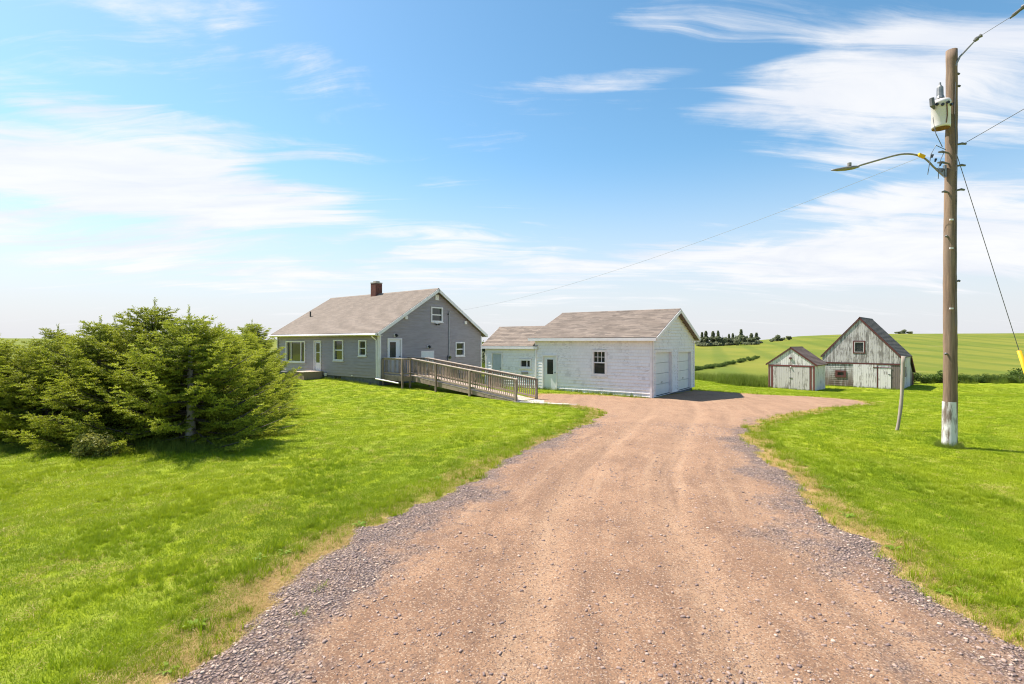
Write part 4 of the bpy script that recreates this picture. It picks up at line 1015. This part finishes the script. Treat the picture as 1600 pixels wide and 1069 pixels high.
MB().tube([(tx - .20, ty - .06, 8.30), (tx - .27, ty - .08, 8.38), (tx - .29, ty - .08, 8.56)], [.02, .055, .05], 8).build('arrester', M['wire'], trn)
MB().tube([(tx - .02, ty - .20, 8.40), (tx - .01, ty - .203, 8.1), (tx - .03, ty - .196, 7.92)], .012, 6).build('ground_lead', M['rust'], trn)
MB().box(tx + .05, tx + .30, ty + .10, ty + .32, 8.05, 8.12).build('mount_bracket', M['grey_metal'], trn)
MB().box(tx + .05, tx + .30, ty + .10, ty + .32, 8.32, 8.39).build('mount_bracket', M['grey_metal'], trn)
# hardware
br = MB().tube([(.02, -.06, 9.3), (.14, -.14, 9.62), (.42, -.22, 9.95)], [.03, .022, .02], 8).build('insulator_arm', M['grey_metal'], U)
MB().tube([(.42, -.22, 9.95), (.46, -.24, 10.0), (.50, -.25, 10.03), (.54, -.27, 10.06)], [.035, .055, .03, .05], 8).build('insulator', M['wire'], br)
for (x, z, l) in ((-.15, 7.28, .20), (.15, 7.48, .18), (-.15, 7.02, .22), (.15, 6.95, .16), (-.14, 6.3, .12), (.15, 6.35, .14), (.13, 8.9, .06), (.12, 9.2, .05), (-.14, 5.2, .03), (.15, 4.1, .03), (-.15, 2.3, .03)):
    sg = 1 if x > 0 else -1
    MB().tube([(x - sg * .08, -.06, z), (x + sg * l * .5, -.08, z + .03), (x + sg * l, -.10, z + .01)], [.018, .03, .022], 6).build('bolt', M['wire'], U)
for pts in ([(-.18, -.1, 7.35), (-.5, -.2, 7.42), (-.62, -.2, 7.2), (-.66, -.15, 6.72)], [(-.21, -.1, 7.30), (-.36, -.18, 7.1), (-.42, -.18, 6.85), (-.40, -.15, 6.62)], [(-.46, ty, 8.4), (-.52, ty, 8.1), (-.50, -.2, 7.7), (-.3, -.15, 7.4)], [(.05, -.12, 9.0), (.02, -.135, 8.2), (.05, -.14, 7.4), (.03, -.155, 3.0)]):
    MB().tube(pts, .009, 5).build('jumper_wire', M['wire'], U)
for i, (x, z) in enumerate(((-.52, 7.05), (-.40, 6.95), (-.60, 7.15), (-.36, 6.80))): MB().tube([(x, -.2, z - .03), (x + .02, -.2, z + .04)], [.02, .03], 6).build('splice', M['black'], U)
for z in (3.42, 4.9, 5.6): MB().box(-.11, -.03, -.155, -.128, z, z + .04).build('tag_plate', M['tank'], U)

# street lamp on its curved arm
LM = thing('street_lamp', (px_ - .15, py_ - .03, pzb + 6.85), 'grey cobra head street lamp on a curved arm fixed to the pole', 'lamp')
MB().box8([(0, -.03, -.16), (.03, -.03, -.16), (.03, .03, -.16), (0, .03, -.16), (-.02, -.03, .14), (.03, -.03, .14), (.03, .03, .14), (-.02, .03, .14)]).build('wall_plate', M['grey_metal'], LM)
arm = [(-.02, 0, 0), (-.22, 0, .06), (-.40, 0, .24), (-.58, 0, .36), (-.85, 0, .42), (-1.15, 0, .40), (-1.6, 0, .28), (-2.15, 0, .12)]
def smooth_pts(p, n=4):
    out = []
    for i in range(len(p) - 1):
        p0, p1, p2, p3 = [Vector(p[max(0, min(len(p) - 1, j))]) for j in (i - 1, i, i + 1, i + 2)]
        for k in range(n):
            t = k / n; out.append(.5 * ((2 * p1) + (p2 - p0) * t + (2 * p0 - 5 * p1 + 4 * p2 - p3) * t * t + (3 * p1 - p0 - 3 * p2 + p3) * t ** 3))
    return out + [Vector(p[-1])]
MB().tube(smooth_pts(arm), .022, 10).build('arm', M['lamp_head'], LM, True)
hd = MB().tube([(-2.12, 0, .13), (-2.25, 0, .10), (-2.45, 0, .065), (-2.65, 0, .035), (-2.80, 0, .02)], [.03, .055, .062, .045, .015], 12)
hd.v = [(x, y * 1.25, .02 + (z - .02) * .8) for x, y, z in hd.v]
hd = hd.build('lamp_head', M['lamp_head'], LM, True)
MB().tube([(-2.35, 0, .12), (-2.35, 0, .20)], .045, 10).build('photocell', M['lamp_head'], hd)
MB().tube([(-.52, -.02, .34), (-.66, -.02, .40)], [.05, .045], 8).build('yellow_sleeve', M['yellow'], LM)
MB().box8([(-.20, -.02, .02), (-.02, -.02, -.14), (-.02, .02, -.14), (-.20, .02, .02), (-.24, -.02, .07), (-.02, -.02, .06), (-.02, .02, .06), (-.24, .02, .07)]).build('gusset', M['grey_metal'], LM)

# guy wire with yellow guard
GY_ = thing('guy_wire', (13.35, 12.7, gz(13.35, 12.7)), 'thin steel guy wire with a yellow plastic guard at its foot', 'guy wire')
top_ = Vector((px_ + .14 - 13.35, 0, pzb + 7.4 - gz(13.35, 12.7))); dirn = top_.normalized()
MB().tube([dirn * -.3, top_], .008, 6).build('wire', M['wire'], GY_)
MB().tube([dirn * .02, dirn * 2.55], .045, 10).build('guard', M['yellow'], GY_, True)
def wire(name, a, b_, sag, r, label, mat='wire'):
    a, b_ = Vector(a), Vector(b_)
    pts = [a.lerp(b_, i / 40) - Vector((0, 0, sag * 4 * (i / 40) * (1 - i / 40))) for i in range(41)]
    o = MB().tube([p - a for p in pts], r, 5).build(name, M[mat], None, False, a)
    return tag(o, label, 'wire', 'overhead wires at the pole')
hx = HO[0] + HU[0] * (HL + .16) - HU[1] * 5.5; hy = HO[1] + HU[1] * (HL + .16) + HU[0] * 5.5
wire('service_wire', (px_ - .72, py_ - .1, pzb + 7.20), (hx, hy, hz + 4.25), .55, .0048, 'sagging service wire running from the pole to the house mast', 'thin_wire')
wire('primary_wire', (px_ + .54, py_ - .27, pzb + 10.06), (12.2, -30, 10.6), .35, .006, 'topmost wire leaving the tip of the pole')
wire('neutral_wire', (px_ + .28, py_ - .08, pzb + 7.5), (1.5, -30, 8.2), .30, .007, 'lower wire leaving the pole below the transformer')
o = MB().tube([(0, 0, 0), (-.02, -.12, .02), (-.03, -.3, .04), (-.035, -.34, .05), (-.05, -.5, .06)], [.012, .04, .03, .05, .012], 8).build('wire_insulator', M['wire'], None, False, (px_ + .58, py_ - .95, pzb + 10.04))
tag(o, 'dark insulator strung on the topmost wire', 'insulator')

# leaning post
lx, ly = 11.58, 15.5
b = MB(); pts = []; rad = []
for i in range(13):
    f = i / 12; pts.append((.02 + .30 * f + .05 * math.sin(f * 4.2), 0, -.3 + 2.55 * f)); rad.append(.044 + .008 * f + .004 * math.sin(i * 1.7))
b.tube(pts, rad, 10)
tag(b.build('wooden_post', M['post'], None, True, (lx, ly, gz(lx, ly))), 'crooked leaning grey wooden post standing alone in the lawn', 'post')

# ------------------------------------------------------------------ spruces
def spruce_meshes(seed, Hh, Rr, prune=None, dens=1.0):
    r_ = np.random.default_rng(seed)
    O, D, Ln, Tp = [], [], [], []         # shoots: origin, direction, length, tip value
    tm = MB(); lm = MB()
    lx_, ly_ = r_.uniform(-.1, .1), r_.uniform(-.1, .1)
    tp = [(lx_ * (f ** 2), ly_ * (f ** 2), -.2 + (Hh + .1) * f) for f in np.linspace(0, 1, 9)]
    tm.tube(tp, [.13 * (1 - .93 * f) for f in np.linspace(0, 1, 9)], 8)
    z = .22
    while z < Hh - .05:
        f = z / Hh; nb_ = max(3, int(round((7.6 - 3.4 * f) * dens)))
        a0 = r_.random() * 6.28
        for i in range(nb_):
            a = a0 + 6.283 * i / nb_ + r_.uniform(-.35, .35)
            if prune and prune(a, z): continue
            L = Rr * (1 - f) ** .72 * r_.uniform(.70, 1.22) + .12
            if f > .8: L = min(L, (Hh - z) * .9 + .16)
            el_ = R(-6 + 38 * f ** 1.5 + r_.uniform(-10, 10)); zb = z + r_.uniform(-.08, .08)
            ca, sa = math.cos(a), math.sin(a)
            n_ = max(3, int(L / .068)); pts = []
            for k in range(n_ + 1):
                t = k / n_; d = L * t
                pts.append(np.array((ca * d * math.cos(el_), sa * d * math.cos(el_), max(.05, zb + d * math.sin(el_) - .10 * L * math.sin(t * 3.14) + .18 * L * t ** 3))))
            if L > .35: lm.tube([tuple(pts[k]) for k in (0, n_ // 2, n_)], [.014 * L + .005, .008 * L + .003, .002], 4, False)
            side = np.array((-sa, ca, 0)); fw_ = np.array((ca * math.cos(el_), sa * math.cos(el_), math.sin(el_)))
            for k in range(max(1, int(n_ * .18)), n_ + 1):
                t = k / n_
                tl = (.16 + .34 * min(1, L) * (1 - t) ** .8) * r_.uniform(.7, 1.25)
                for sg in (-1, 1):
                    dr_ = fw_ * r_.uniform(.55, .95) + side * sg * r_.uniform(.5, .9) + np.array((0, 0, r_.uniform(-.38, .30))); dr_ /= np.linalg.norm(dr_)
                    ns = max(1, int(tl / .085))
                    for q_ in range(ns):
                        o_ = pts[k] + dr_ * tl * (q_ / ns)
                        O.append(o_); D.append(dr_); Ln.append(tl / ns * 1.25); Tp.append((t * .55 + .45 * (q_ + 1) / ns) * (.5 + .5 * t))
                        if q_ > 0 or ns == 1:
                            for s2 in (-1, 1):
                                d2 = dr_ * .7 + np.cross(dr_, (0, 0, 1)) * s2 * .65 + np.array((0, 0, r_.uniform(-.1, .35))); d2 /= np.linalg.norm(d2)
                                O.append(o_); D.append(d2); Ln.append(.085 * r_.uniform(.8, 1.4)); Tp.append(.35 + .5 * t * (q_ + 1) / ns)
                # upright shoots on top of the branch
                if r_.random() < .55:
                    d2 = fw_ * .5 + side * r_.uniform(-.5, .5) + np.array((0, 0, .8)); d2 /= np.linalg.norm(d2)
                    O.append(pts[k]); D.append(d2); Ln.append(r_.uniform(.07, .15)); Tp.append(.4 + .5 * t)
        z += r_.uniform(.19, .27) * (1.0 if f < .7 else .75)
    for k in range(26):
        O.append(np.array(tp[-1]) + np.array((0, 0, -.45 + .033 * k))); d2 = np.array((r_.uniform(-.4, .4), r_.uniform(-.4, .4), 1.0)); D.append(d2 / np.linalg.norm(d2)); Ln.append(.14); Tp.append(.8)
    O = np.array(O); D = np.array(D); Ln = np.array(Ln); Tp = np.array(Tp); n_ = len(O)
    ref = np.where(np.abs(D[:, 2:3]) < .9, np.array([[0, 0, 1.]]), np.array([[1., 0, 0]]))
    A = np.cross(D, ref); A /= np.linalg.norm(A, axis=1, keepdims=True); Bv = np.cross(A, D)
    K = 9; Vs = []; Ts = []
    for k in range(K):
        th = 2.4 * k + r_.random(n_) * .8; t = (k + .4) / K * .95
        out = A * np.cos(th)[:, None] + Bv * np.sin(th)[:, None]
        nl = (.030 + .016 * r_.random(n_))[:, None]
        b0 = O + D * (Ln * t)[:, None]; tipv = b0 + out * nl * .85 + D * nl * .75
        sd_ = np.cross(out, D) * .0095
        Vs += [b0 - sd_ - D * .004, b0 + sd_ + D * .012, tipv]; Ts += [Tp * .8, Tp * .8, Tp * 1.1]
    V = np.stack(Vs, 1).reshape(-1, 3); Tt = np.stack(Ts, 1).reshape(-1)
    F = np.arange(len(V)).reshape(-1, 3)
    jit = np.repeat(r_.uniform(-.12, .12, n_), K * 3)
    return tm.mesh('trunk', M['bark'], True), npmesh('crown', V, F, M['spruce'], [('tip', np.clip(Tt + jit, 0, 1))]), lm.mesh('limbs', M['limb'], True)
var = [spruce_meshes(21, 3.55, 2.0), spruce_meshes(22, 3.25, 1.9), spruce_meshes(23, 3.0, 2.0)]
front_prune = lambda a, z: z < .8 and -2.5 < math.atan2(math.sin(a), math.cos(a)) < -.75
tmain = spruce_meshes(24, 3.50, 2.25, front_prune)
def tree(me_pair, x, y, s, rz, label, group=None, name='spruce_tree', trunk_mat=None, sz=None):
    t = thing(name, (x, y, gz(x, y)), label, 'tree', rz, group); t.scale = (s, s, s * .88 if sz is None else sz)
    tk = link('trunk', me_pair[0], t); link('crown', me_pair[1], t); link('limbs', me_pair[2], t)
    return t
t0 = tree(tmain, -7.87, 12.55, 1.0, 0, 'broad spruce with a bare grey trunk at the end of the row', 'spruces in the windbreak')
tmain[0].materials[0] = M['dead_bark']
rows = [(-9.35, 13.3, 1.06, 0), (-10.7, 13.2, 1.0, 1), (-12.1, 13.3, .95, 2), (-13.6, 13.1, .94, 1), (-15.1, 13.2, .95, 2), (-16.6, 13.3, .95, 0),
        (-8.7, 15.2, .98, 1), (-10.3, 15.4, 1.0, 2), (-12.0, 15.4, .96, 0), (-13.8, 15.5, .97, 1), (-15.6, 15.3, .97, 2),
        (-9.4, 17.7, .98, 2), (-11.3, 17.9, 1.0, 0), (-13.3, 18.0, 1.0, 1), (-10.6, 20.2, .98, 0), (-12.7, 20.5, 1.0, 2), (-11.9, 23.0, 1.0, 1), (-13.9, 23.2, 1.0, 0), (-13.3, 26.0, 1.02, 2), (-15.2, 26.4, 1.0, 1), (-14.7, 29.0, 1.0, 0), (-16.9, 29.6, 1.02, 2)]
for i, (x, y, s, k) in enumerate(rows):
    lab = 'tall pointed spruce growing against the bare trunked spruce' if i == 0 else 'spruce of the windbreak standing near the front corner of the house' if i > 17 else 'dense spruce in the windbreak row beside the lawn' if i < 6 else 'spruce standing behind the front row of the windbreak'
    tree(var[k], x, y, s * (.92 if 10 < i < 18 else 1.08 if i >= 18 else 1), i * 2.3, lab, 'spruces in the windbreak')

def leaf_mass(seed, n, shape, leaf, mat, name='foliage', tipz=True):
    r_ = np.random.default_rng(seed); P = shape(r_, n)
    d = r_.normal(size=(n, 3)); d /= np.linalg.norm(d, axis=1, keepdims=True); e = np.cross(d, r_.normal(size=(n, 3))); e /= np.linalg.norm(e, axis=1, keepdims=True)
    sz = leaf * (.6 + .8 * r_.random(n))[:, None]
    V = np.stack([P - d * sz * .5, P + e * sz * .32, P + d * sz * .5, P - e * sz * .32], 1).reshape(-1, 3)
    tip = np.repeat(np.clip(r_.random(n) * .6 + .4 * (P[:, 2] - P[:, 2].min()) / np.ptp(P[:, 2]) - .1, 0, 1), 4)
    return npmesh(name, V, np.arange(len(V)).reshape(-1, 4), mat, [('tip', tip)])
def clumps(rx, rz, k, cr):
    def f(r_, n):
        c = r_.normal(size=(k, 3)); c /= np.linalg.norm(c, axis=1, keepdims=True); c *= (r_.random(k) ** .5)[:, None]
        c = c * np.array((rx, rx, rz)) + np.array((0, 0, rz)); i = r_.integers(0, k, n)
        q = r_.normal(size=(n, 3)); q /= np.linalg.norm(q, axis=1, keepdims=True); q *= (r_.random(n) ** .4)[:, None]
        p = c[i] + q * cr; p[:, 2] = np.abs(p[:, 2])
        return p
    return f
def cone(h, r, lay):
    def f(r_, n):
        z = h * r_.random(n) ** 1.25; L = (1 - z / h) * r * (.75 + .35 * np.sin(z * lay) ) * (.5 + .5 * r_.random(n) ** .5); a = r_.random(n) * 6.283
        return np.stack([np.cos(a) * L, np.sin(a) * L, z + h * .06], -1)
    return f
# hedgerow shrubs beyond the lawn
bush_v = [leaf_mass(31 + i, 1500, clumps(.85, .55, 14, .42), .13, M['bush']) for i in range(3)]
stem_me = MB().tube([(0, 0, -.3), (.02, 0, .35), (.05, .03, .7)], [.04, .03, .012], 6).mesh('stem', M['bark'])
def shrub(x, y, s, k, label, group=None, pool=None, sz=1.0):
    t = thing('shrub', (x, y, gz(x, y)), label, 'shrub', random.random() * 6, group); t.scale = (s, s, s * sz)
    link('stem', stem_me, t); link('foliage', (pool or bush_v)[k % 3], t)
for i in range(17):
    f = i / 16; shrub(33.6 + 18 * f + random.uniform(-.4, .4), 46.6 + 2.6 * f + random.uniform(-.5, .5), random.uniform(.7, 1.15) * (1 + .35 * (f > .75)), i, 'leafy green shrub in the hedgerow behind the barn', 'hedgerow shrubs beyond the lawn', sz=.8)
for i in range(44):
    f = i / 43; x = 25.2 + 33 * f ** 1.15; y = 71 + 50 * f ** 1.15
    shrub(x + random.uniform(-.5, .5), y + random.uniform(-.8, .8), random.uniform(.45, .8), i, 'small shrub in the dark row crossing the field', 'shrubs in the field row', sz=.7)
yb_v = [leaf_mass(61, 1700, clumps(.42, .26, 12, .22), .07, M['bush_light'])] * 3
stem_me = MB().tube([(0, 0, -.3), (.02, 0, .2)], [.03, .012], 6).mesh('stem', M['limb'])
shrub(-9.15, 11.25, .9, 0, 'small yellowish bush at the foot of the spruces', pool=yb_v)
# trees on the far crest
con_v = [leaf_mass(41 + i, 900, cone(6.2, 1.9 + .3 * i, 2.6), .75, M['far_tree'], 'crown') for i in range(3)]
dec_v = [leaf_mass(51 + i, 900, clumps(1.7, 1.6, 9, 1.0), .6, M['far_tree'], 'crown') for i in range(2)]
ftr = MB().tube([(0, 0, -.5), (0, 0, 2), (0, 0, 3.4)], [.16, .10, .02], 6).mesh('trunk', M['bark'])
def far_tree(px, y, hgt, wdt, k, con=True):
    x = (px - 800) / 800 * y
    t = thing('field_tree', (x, y, gz(x, y)), 'dark conifer in the clump on the field crest' if con else 'rounded dark tree in the clump on the field crest', 'tree', random.random() * 6, 'trees on the field crest' if con else 'round trees on the field crest')
    base_h = 6.2 if con else 4.2; base_w = 3.8 if con else 4.6
    t.scale = (wdt / base_w * (1.3 if con else 1), wdt / base_w * (1.3 if con else 1), hgt / base_h); link('trunk', ftr, t); link('crown', (con_v if con else dec_v)[k], t)
for px, hgt, wdt, k, c in ((1097, 6.0, 3.6, 0, 1), (1103, 6.4, 4.0, 1, 1), (1114, 6.2, 4.4, 2, 1), (1122, 6.4, 3.6, 0, 1), (1129, 5.9, 4.8, 0, 0), (1139, 4.8, 2.8, 1, 1), (1145, 5.0, 3.0, 2, 1), (1152, 5.0, 4.0, 1, 0), (1158, 6.6, 4.2, 0, 1), (1165, 4.6, 3.6, 1, 0), (1174, 4.8, 4.0, 2, 1), (1182, 4.9, 4.0, 0, 1)):
    far_tree(px, 232 + random.uniform(-5, 8), hgt, wdt, k, bool(c))
for px, hgt, wdt, k in ((1093, 3.4, 5, 0), (1100, 3.0, 5, 1), (1109, 3.4, 5, 0), (1118, 3.2, 5, 1), (1134, 3.4, 5.5, 0), (1143, 3.0, 5, 1), (1149, 3.2, 5, 0), (1170, 3.0, 5, 1), (1179, 3.0, 5, 0)): far_tree(px, 236, hgt, wdt, k, False)
for px, hgt, wdt, k in ((1208, 2.6, 3.4, 0), (1215, 3.4, 4.2, 1), (1222, 2.4, 3.4, 0), (1233, 2.2, 3.4, 1)): far_tree(px, 246, hgt, wdt, k, False)
for px, hgt, wdt, k in ((1404, 2.2, 5, 0), (1412, 3.2, 5.5, 1), (1421, 2.4, 5, 0)): far_tree(px, 340, hgt, wdt, k, False)
for px, y, hgt, wdt, k in ((752, 70, 4.2, 3.2, 0), (760, 72, 4.6, 3.4, 1), (768, 74, 4.2, 3.4, 0)):
    x = (px - 800) / 800 * y
    t = thing('rear_tree', (x, y, gz(x, y)), 'leafy tree rising just behind the annex roof', 'tree', random.random() * 6, 'trees behind the annex'); t.scale = (wdt / 4.6, wdt / 4.6, hgt / 4.2); link('trunk', ftr, t); link('crown', dec_v[k], t)

# ------------------------------------------------------------------ scatter the grass
def scatter(n, x0, x1, y0, y1, pw=1.0):
    y = y0 + (y1 - y0) * rng.random(n) ** pw; hw = y * 1.06 + .5
    x = (rng.random(n) * 2 - 1) * hw
    return x, y
PX, PY, KD, SC, TI = [], [], [], [], []
def addg(x, y, k, s, t): PX.append(x); PY.append(y); KD.append(np.full(len(x), k) if np.isscalar(k) else k); SC.append(s); TI.append(t)
n = 150000; y = 3.4 * (46 / 3.4) ** rng.random(n); x = (rng.random(n) * 2 - 1) * (y * 1.06 + .5)
s = sdn(x, y); ok = (s < -.10) & clear_of(x, y, .05) & (rng.random(n) < .25 + .75 * sstep(.05, .75, -s)) & (rng.random(n) < np.minimum(1, 380 * y * y / 22000))
x, y, s = x[ok], y[ok], s[ok]; m = len(x)
patch = fbm(x * .8, y * .8, 31); k = np.where((patch > .58) & (rng.random(m) < .6), 2, np.where(rng.random(m) < .5, 0, 1)); k = np.where(rng.random(m) < .0, 4, k); k = np.where((k == 2) & (y > 14), 0, k)
ti = np.clip(.45 + (fbm(x * .35, y * .35, 17) - .47) * 2.2 + .38 * np.sin((-s + fbm(x * .3, y * .3, 2) * .8) * 5.2) * (x > 0) + rng.normal(size=m) * .10, 0, 1)
k = np.where(rng.random(m) < .025 + .16 * sstep(.62, .76, fbm(x * .9 + 7, y * .9, 55)), 3, k)
addg(x, y, k, (.80 + .027 * y) * (.75 + .5 * rng.random(m)) * np.where(k == 2, .6, 1), ti)
# dry edge of the drive, with weeds
n = 150000; x, y = scatter(n, 0, 0, 3.4, 24, .62); s = sdn(x, y); ok = (s < .14) & (s > -.75) & clear_of(x, y); ok &= rng.random(n) < np.exp(-((s + .18) / .30) ** 2) * (.40 + .6 * sstep(.35, .6, fbm(x * .7, y * .7, 41)))
x, y = x[ok], y[ok]; m = len(x); k = np.where(rng.random(m) < .30 + .50 * sstep(.35, .6, fbm(x * .7, y * .7, 41)), 3, np.where(rng.random(m) < .6, 1, np.where(rng.random(m) < .5, 0, np.where(rng.random(m) < .85, 2, 4))))
addg(x, y, k, .6 + .7 * rng.random(m), rng.random(m))
n = 5000; x, y = scatter(n, 0, 0, 3.6, 20, .9); s = sdn(x, y); ok = (s < .55) & (s > -.1) & (fbm(x * 1.6, y * 1.6, 88) > .56) & clear_of(x, y); x, y = x[ok], y[ok]; m = len(x)
addg(x, y, np.where(rng.random(m) < .5, 0, np.where(rng.random(m) < .6, 3, 2)), .5 + .5 * rng.random(m), rng.random(m))
n = 9000; x, y = scatter(n, 0, 0, 4, 14, .8); s = sdn(x, y); ok = (s < -.2) & (s > -.8) & (fbm(x * 1.1, y * 1.1, 77) > .57); x, y = x[ok], y[ok]; m = len(x)
addg(x, y, np.where(rng.random(m) < .97, 2, 4), .6 + .5 * rng.random(m), rng.random(m) * .5)
# a thick, uneven fringe right along the outline of the drive
E0 = DRIVE; E1 = np.roll(DRIVE, -1, 0); el_ = np.hypot(*(E1 - E0).T) / np.maximum(3.2, np.hypot(*((E0 + E1) / 2).T)) ** 1.5
el_[(E0[:, 1] < 0) | (E1[:, 1] < 0)] *= .25
n = 42000; i_ = rng.choice(len(E0), n, p=el_ / el_.sum()); f_ = rng.random(n)[:, None]; q_ = E0[i_] * (1 - f_) + E1[i_] * f_
x = q_[:, 0] + rng.normal(size=n) * .42; y = q_[:, 1] + rng.normal(size=n) * .42; s = sdn(x, y)
ok = (s < .10) & (s > -1.0) & (y > 3.2) & clear_of(x, y) & (rng.random(n) < np.where(s > -.08, .45, 1)); x, y, s = x[ok], y[ok], s[ok]; m = len(x)
pz = sstep(.35, .6, fbm(x * .7, y * .7, 41)); straw = rng.random(m) < (.38 + .58 * pz) * np.exp(-(np.maximum(-s, 0) / .48) ** 2)
addg(x, y, np.where(straw, 3, np.where(rng.random(m) < .06, 2, np.where(rng.random(m) < .5, 0, 1))), (.55 + .5 * rng.random(m)) * (1 + .02 * y), rng.random(m))
X_a, Y_a = np.concatenate(PX), np.concatenate(PY)
pts = np.stack([X_a, Y_a, terrain(X_a, Y_a) + (fbm(X_a * .5, Y_a * .5, 2) - .47) * .06 * sstep(2, 6, -sdn(X_a, Y_a)) - .004], -1)
grass_object('lawn_grass', pts, np.concatenate(KD), np.concatenate(SC), np.concatenate(TI), 'short bright green mown grass covering the lawns')
# rough grass at the field edge, under the spruces and along walls
PX, PY, KD, SC, TI = [], [], [], [], []
n = 5000; x = -5 + 65 * rng.random(n); y = 45.5 + .10 * np.clip(x - 20, 0, 40) + rng.normal(size=n) * .9 + 3 * rng.random(n); ok = clear_of(x, y, .1) & (fbm(x * .4, y * .4, 3) > .40); addg(x[ok], y[ok], 5, .7 + .8 * rng.random(ok.sum()), rng.random(ok.sum()))
n = 900; x = 19.0 + rng.normal(size=n) * .7; y = 42.3 + rng.normal(size=n) * .6; ok = clear_of(x, y, .1); addg(x[ok], y[ok], 5, .8 + .9 * rng.random(ok.sum()), rng.random(ok.sum()) * .6)
n = 700; x = -17 + 10.6 * rng.random(n); y = 11.7 + rng.normal(size=n) * .25 + .5 * rng.random(n); addg(x, y, 5, .14 + .26 * rng.random(n), rng.random(n) * .7)
n = 260; x = -7.8 + rng.normal(size=n) * .7; y = 12.1 + rng.normal(size=n) * .3; addg(x, y, 5, .2 + .35 * rng.random(n), rng.random(n))
for (ox, oy, ux, uy, a0, a1, b0, b1) in FOOT[:2] + FOOT[5:]:
    n = int((a1 - a0) * 28); s = a0 + (a1 - a0) * rng.random(n); t = b0 - .06 - .10 * rng.random(n); x = ox + ux * s - uy * t; y = oy + uy * s + ux * t; ok = sdn(x, y) < .05; addg(x[ok], y[ok], 5, .15 + .25 * rng.random(ok.sum()), rng.random(ok.sum()))
n = 200; a = rng.random(n) * 6.283; addg(px_ + np.cos(a) * (.15 + .12 * rng.random(n)), py_ + np.sin(a) * (.15 + .12 * rng.random(n)), 5, .12 + .25 * rng.random(n), rng.random(n))
X_a, Y_a = np.concatenate(PX), np.concatenate(PY)
grass_object('rough_grass', np.stack([X_a, Y_a, terrain(X_a, Y_a) - .01], -1), np.concatenate(KD), np.concatenate(SC), np.concatenate(TI), 'tall unmown grass along the field edge, walls and spruces')
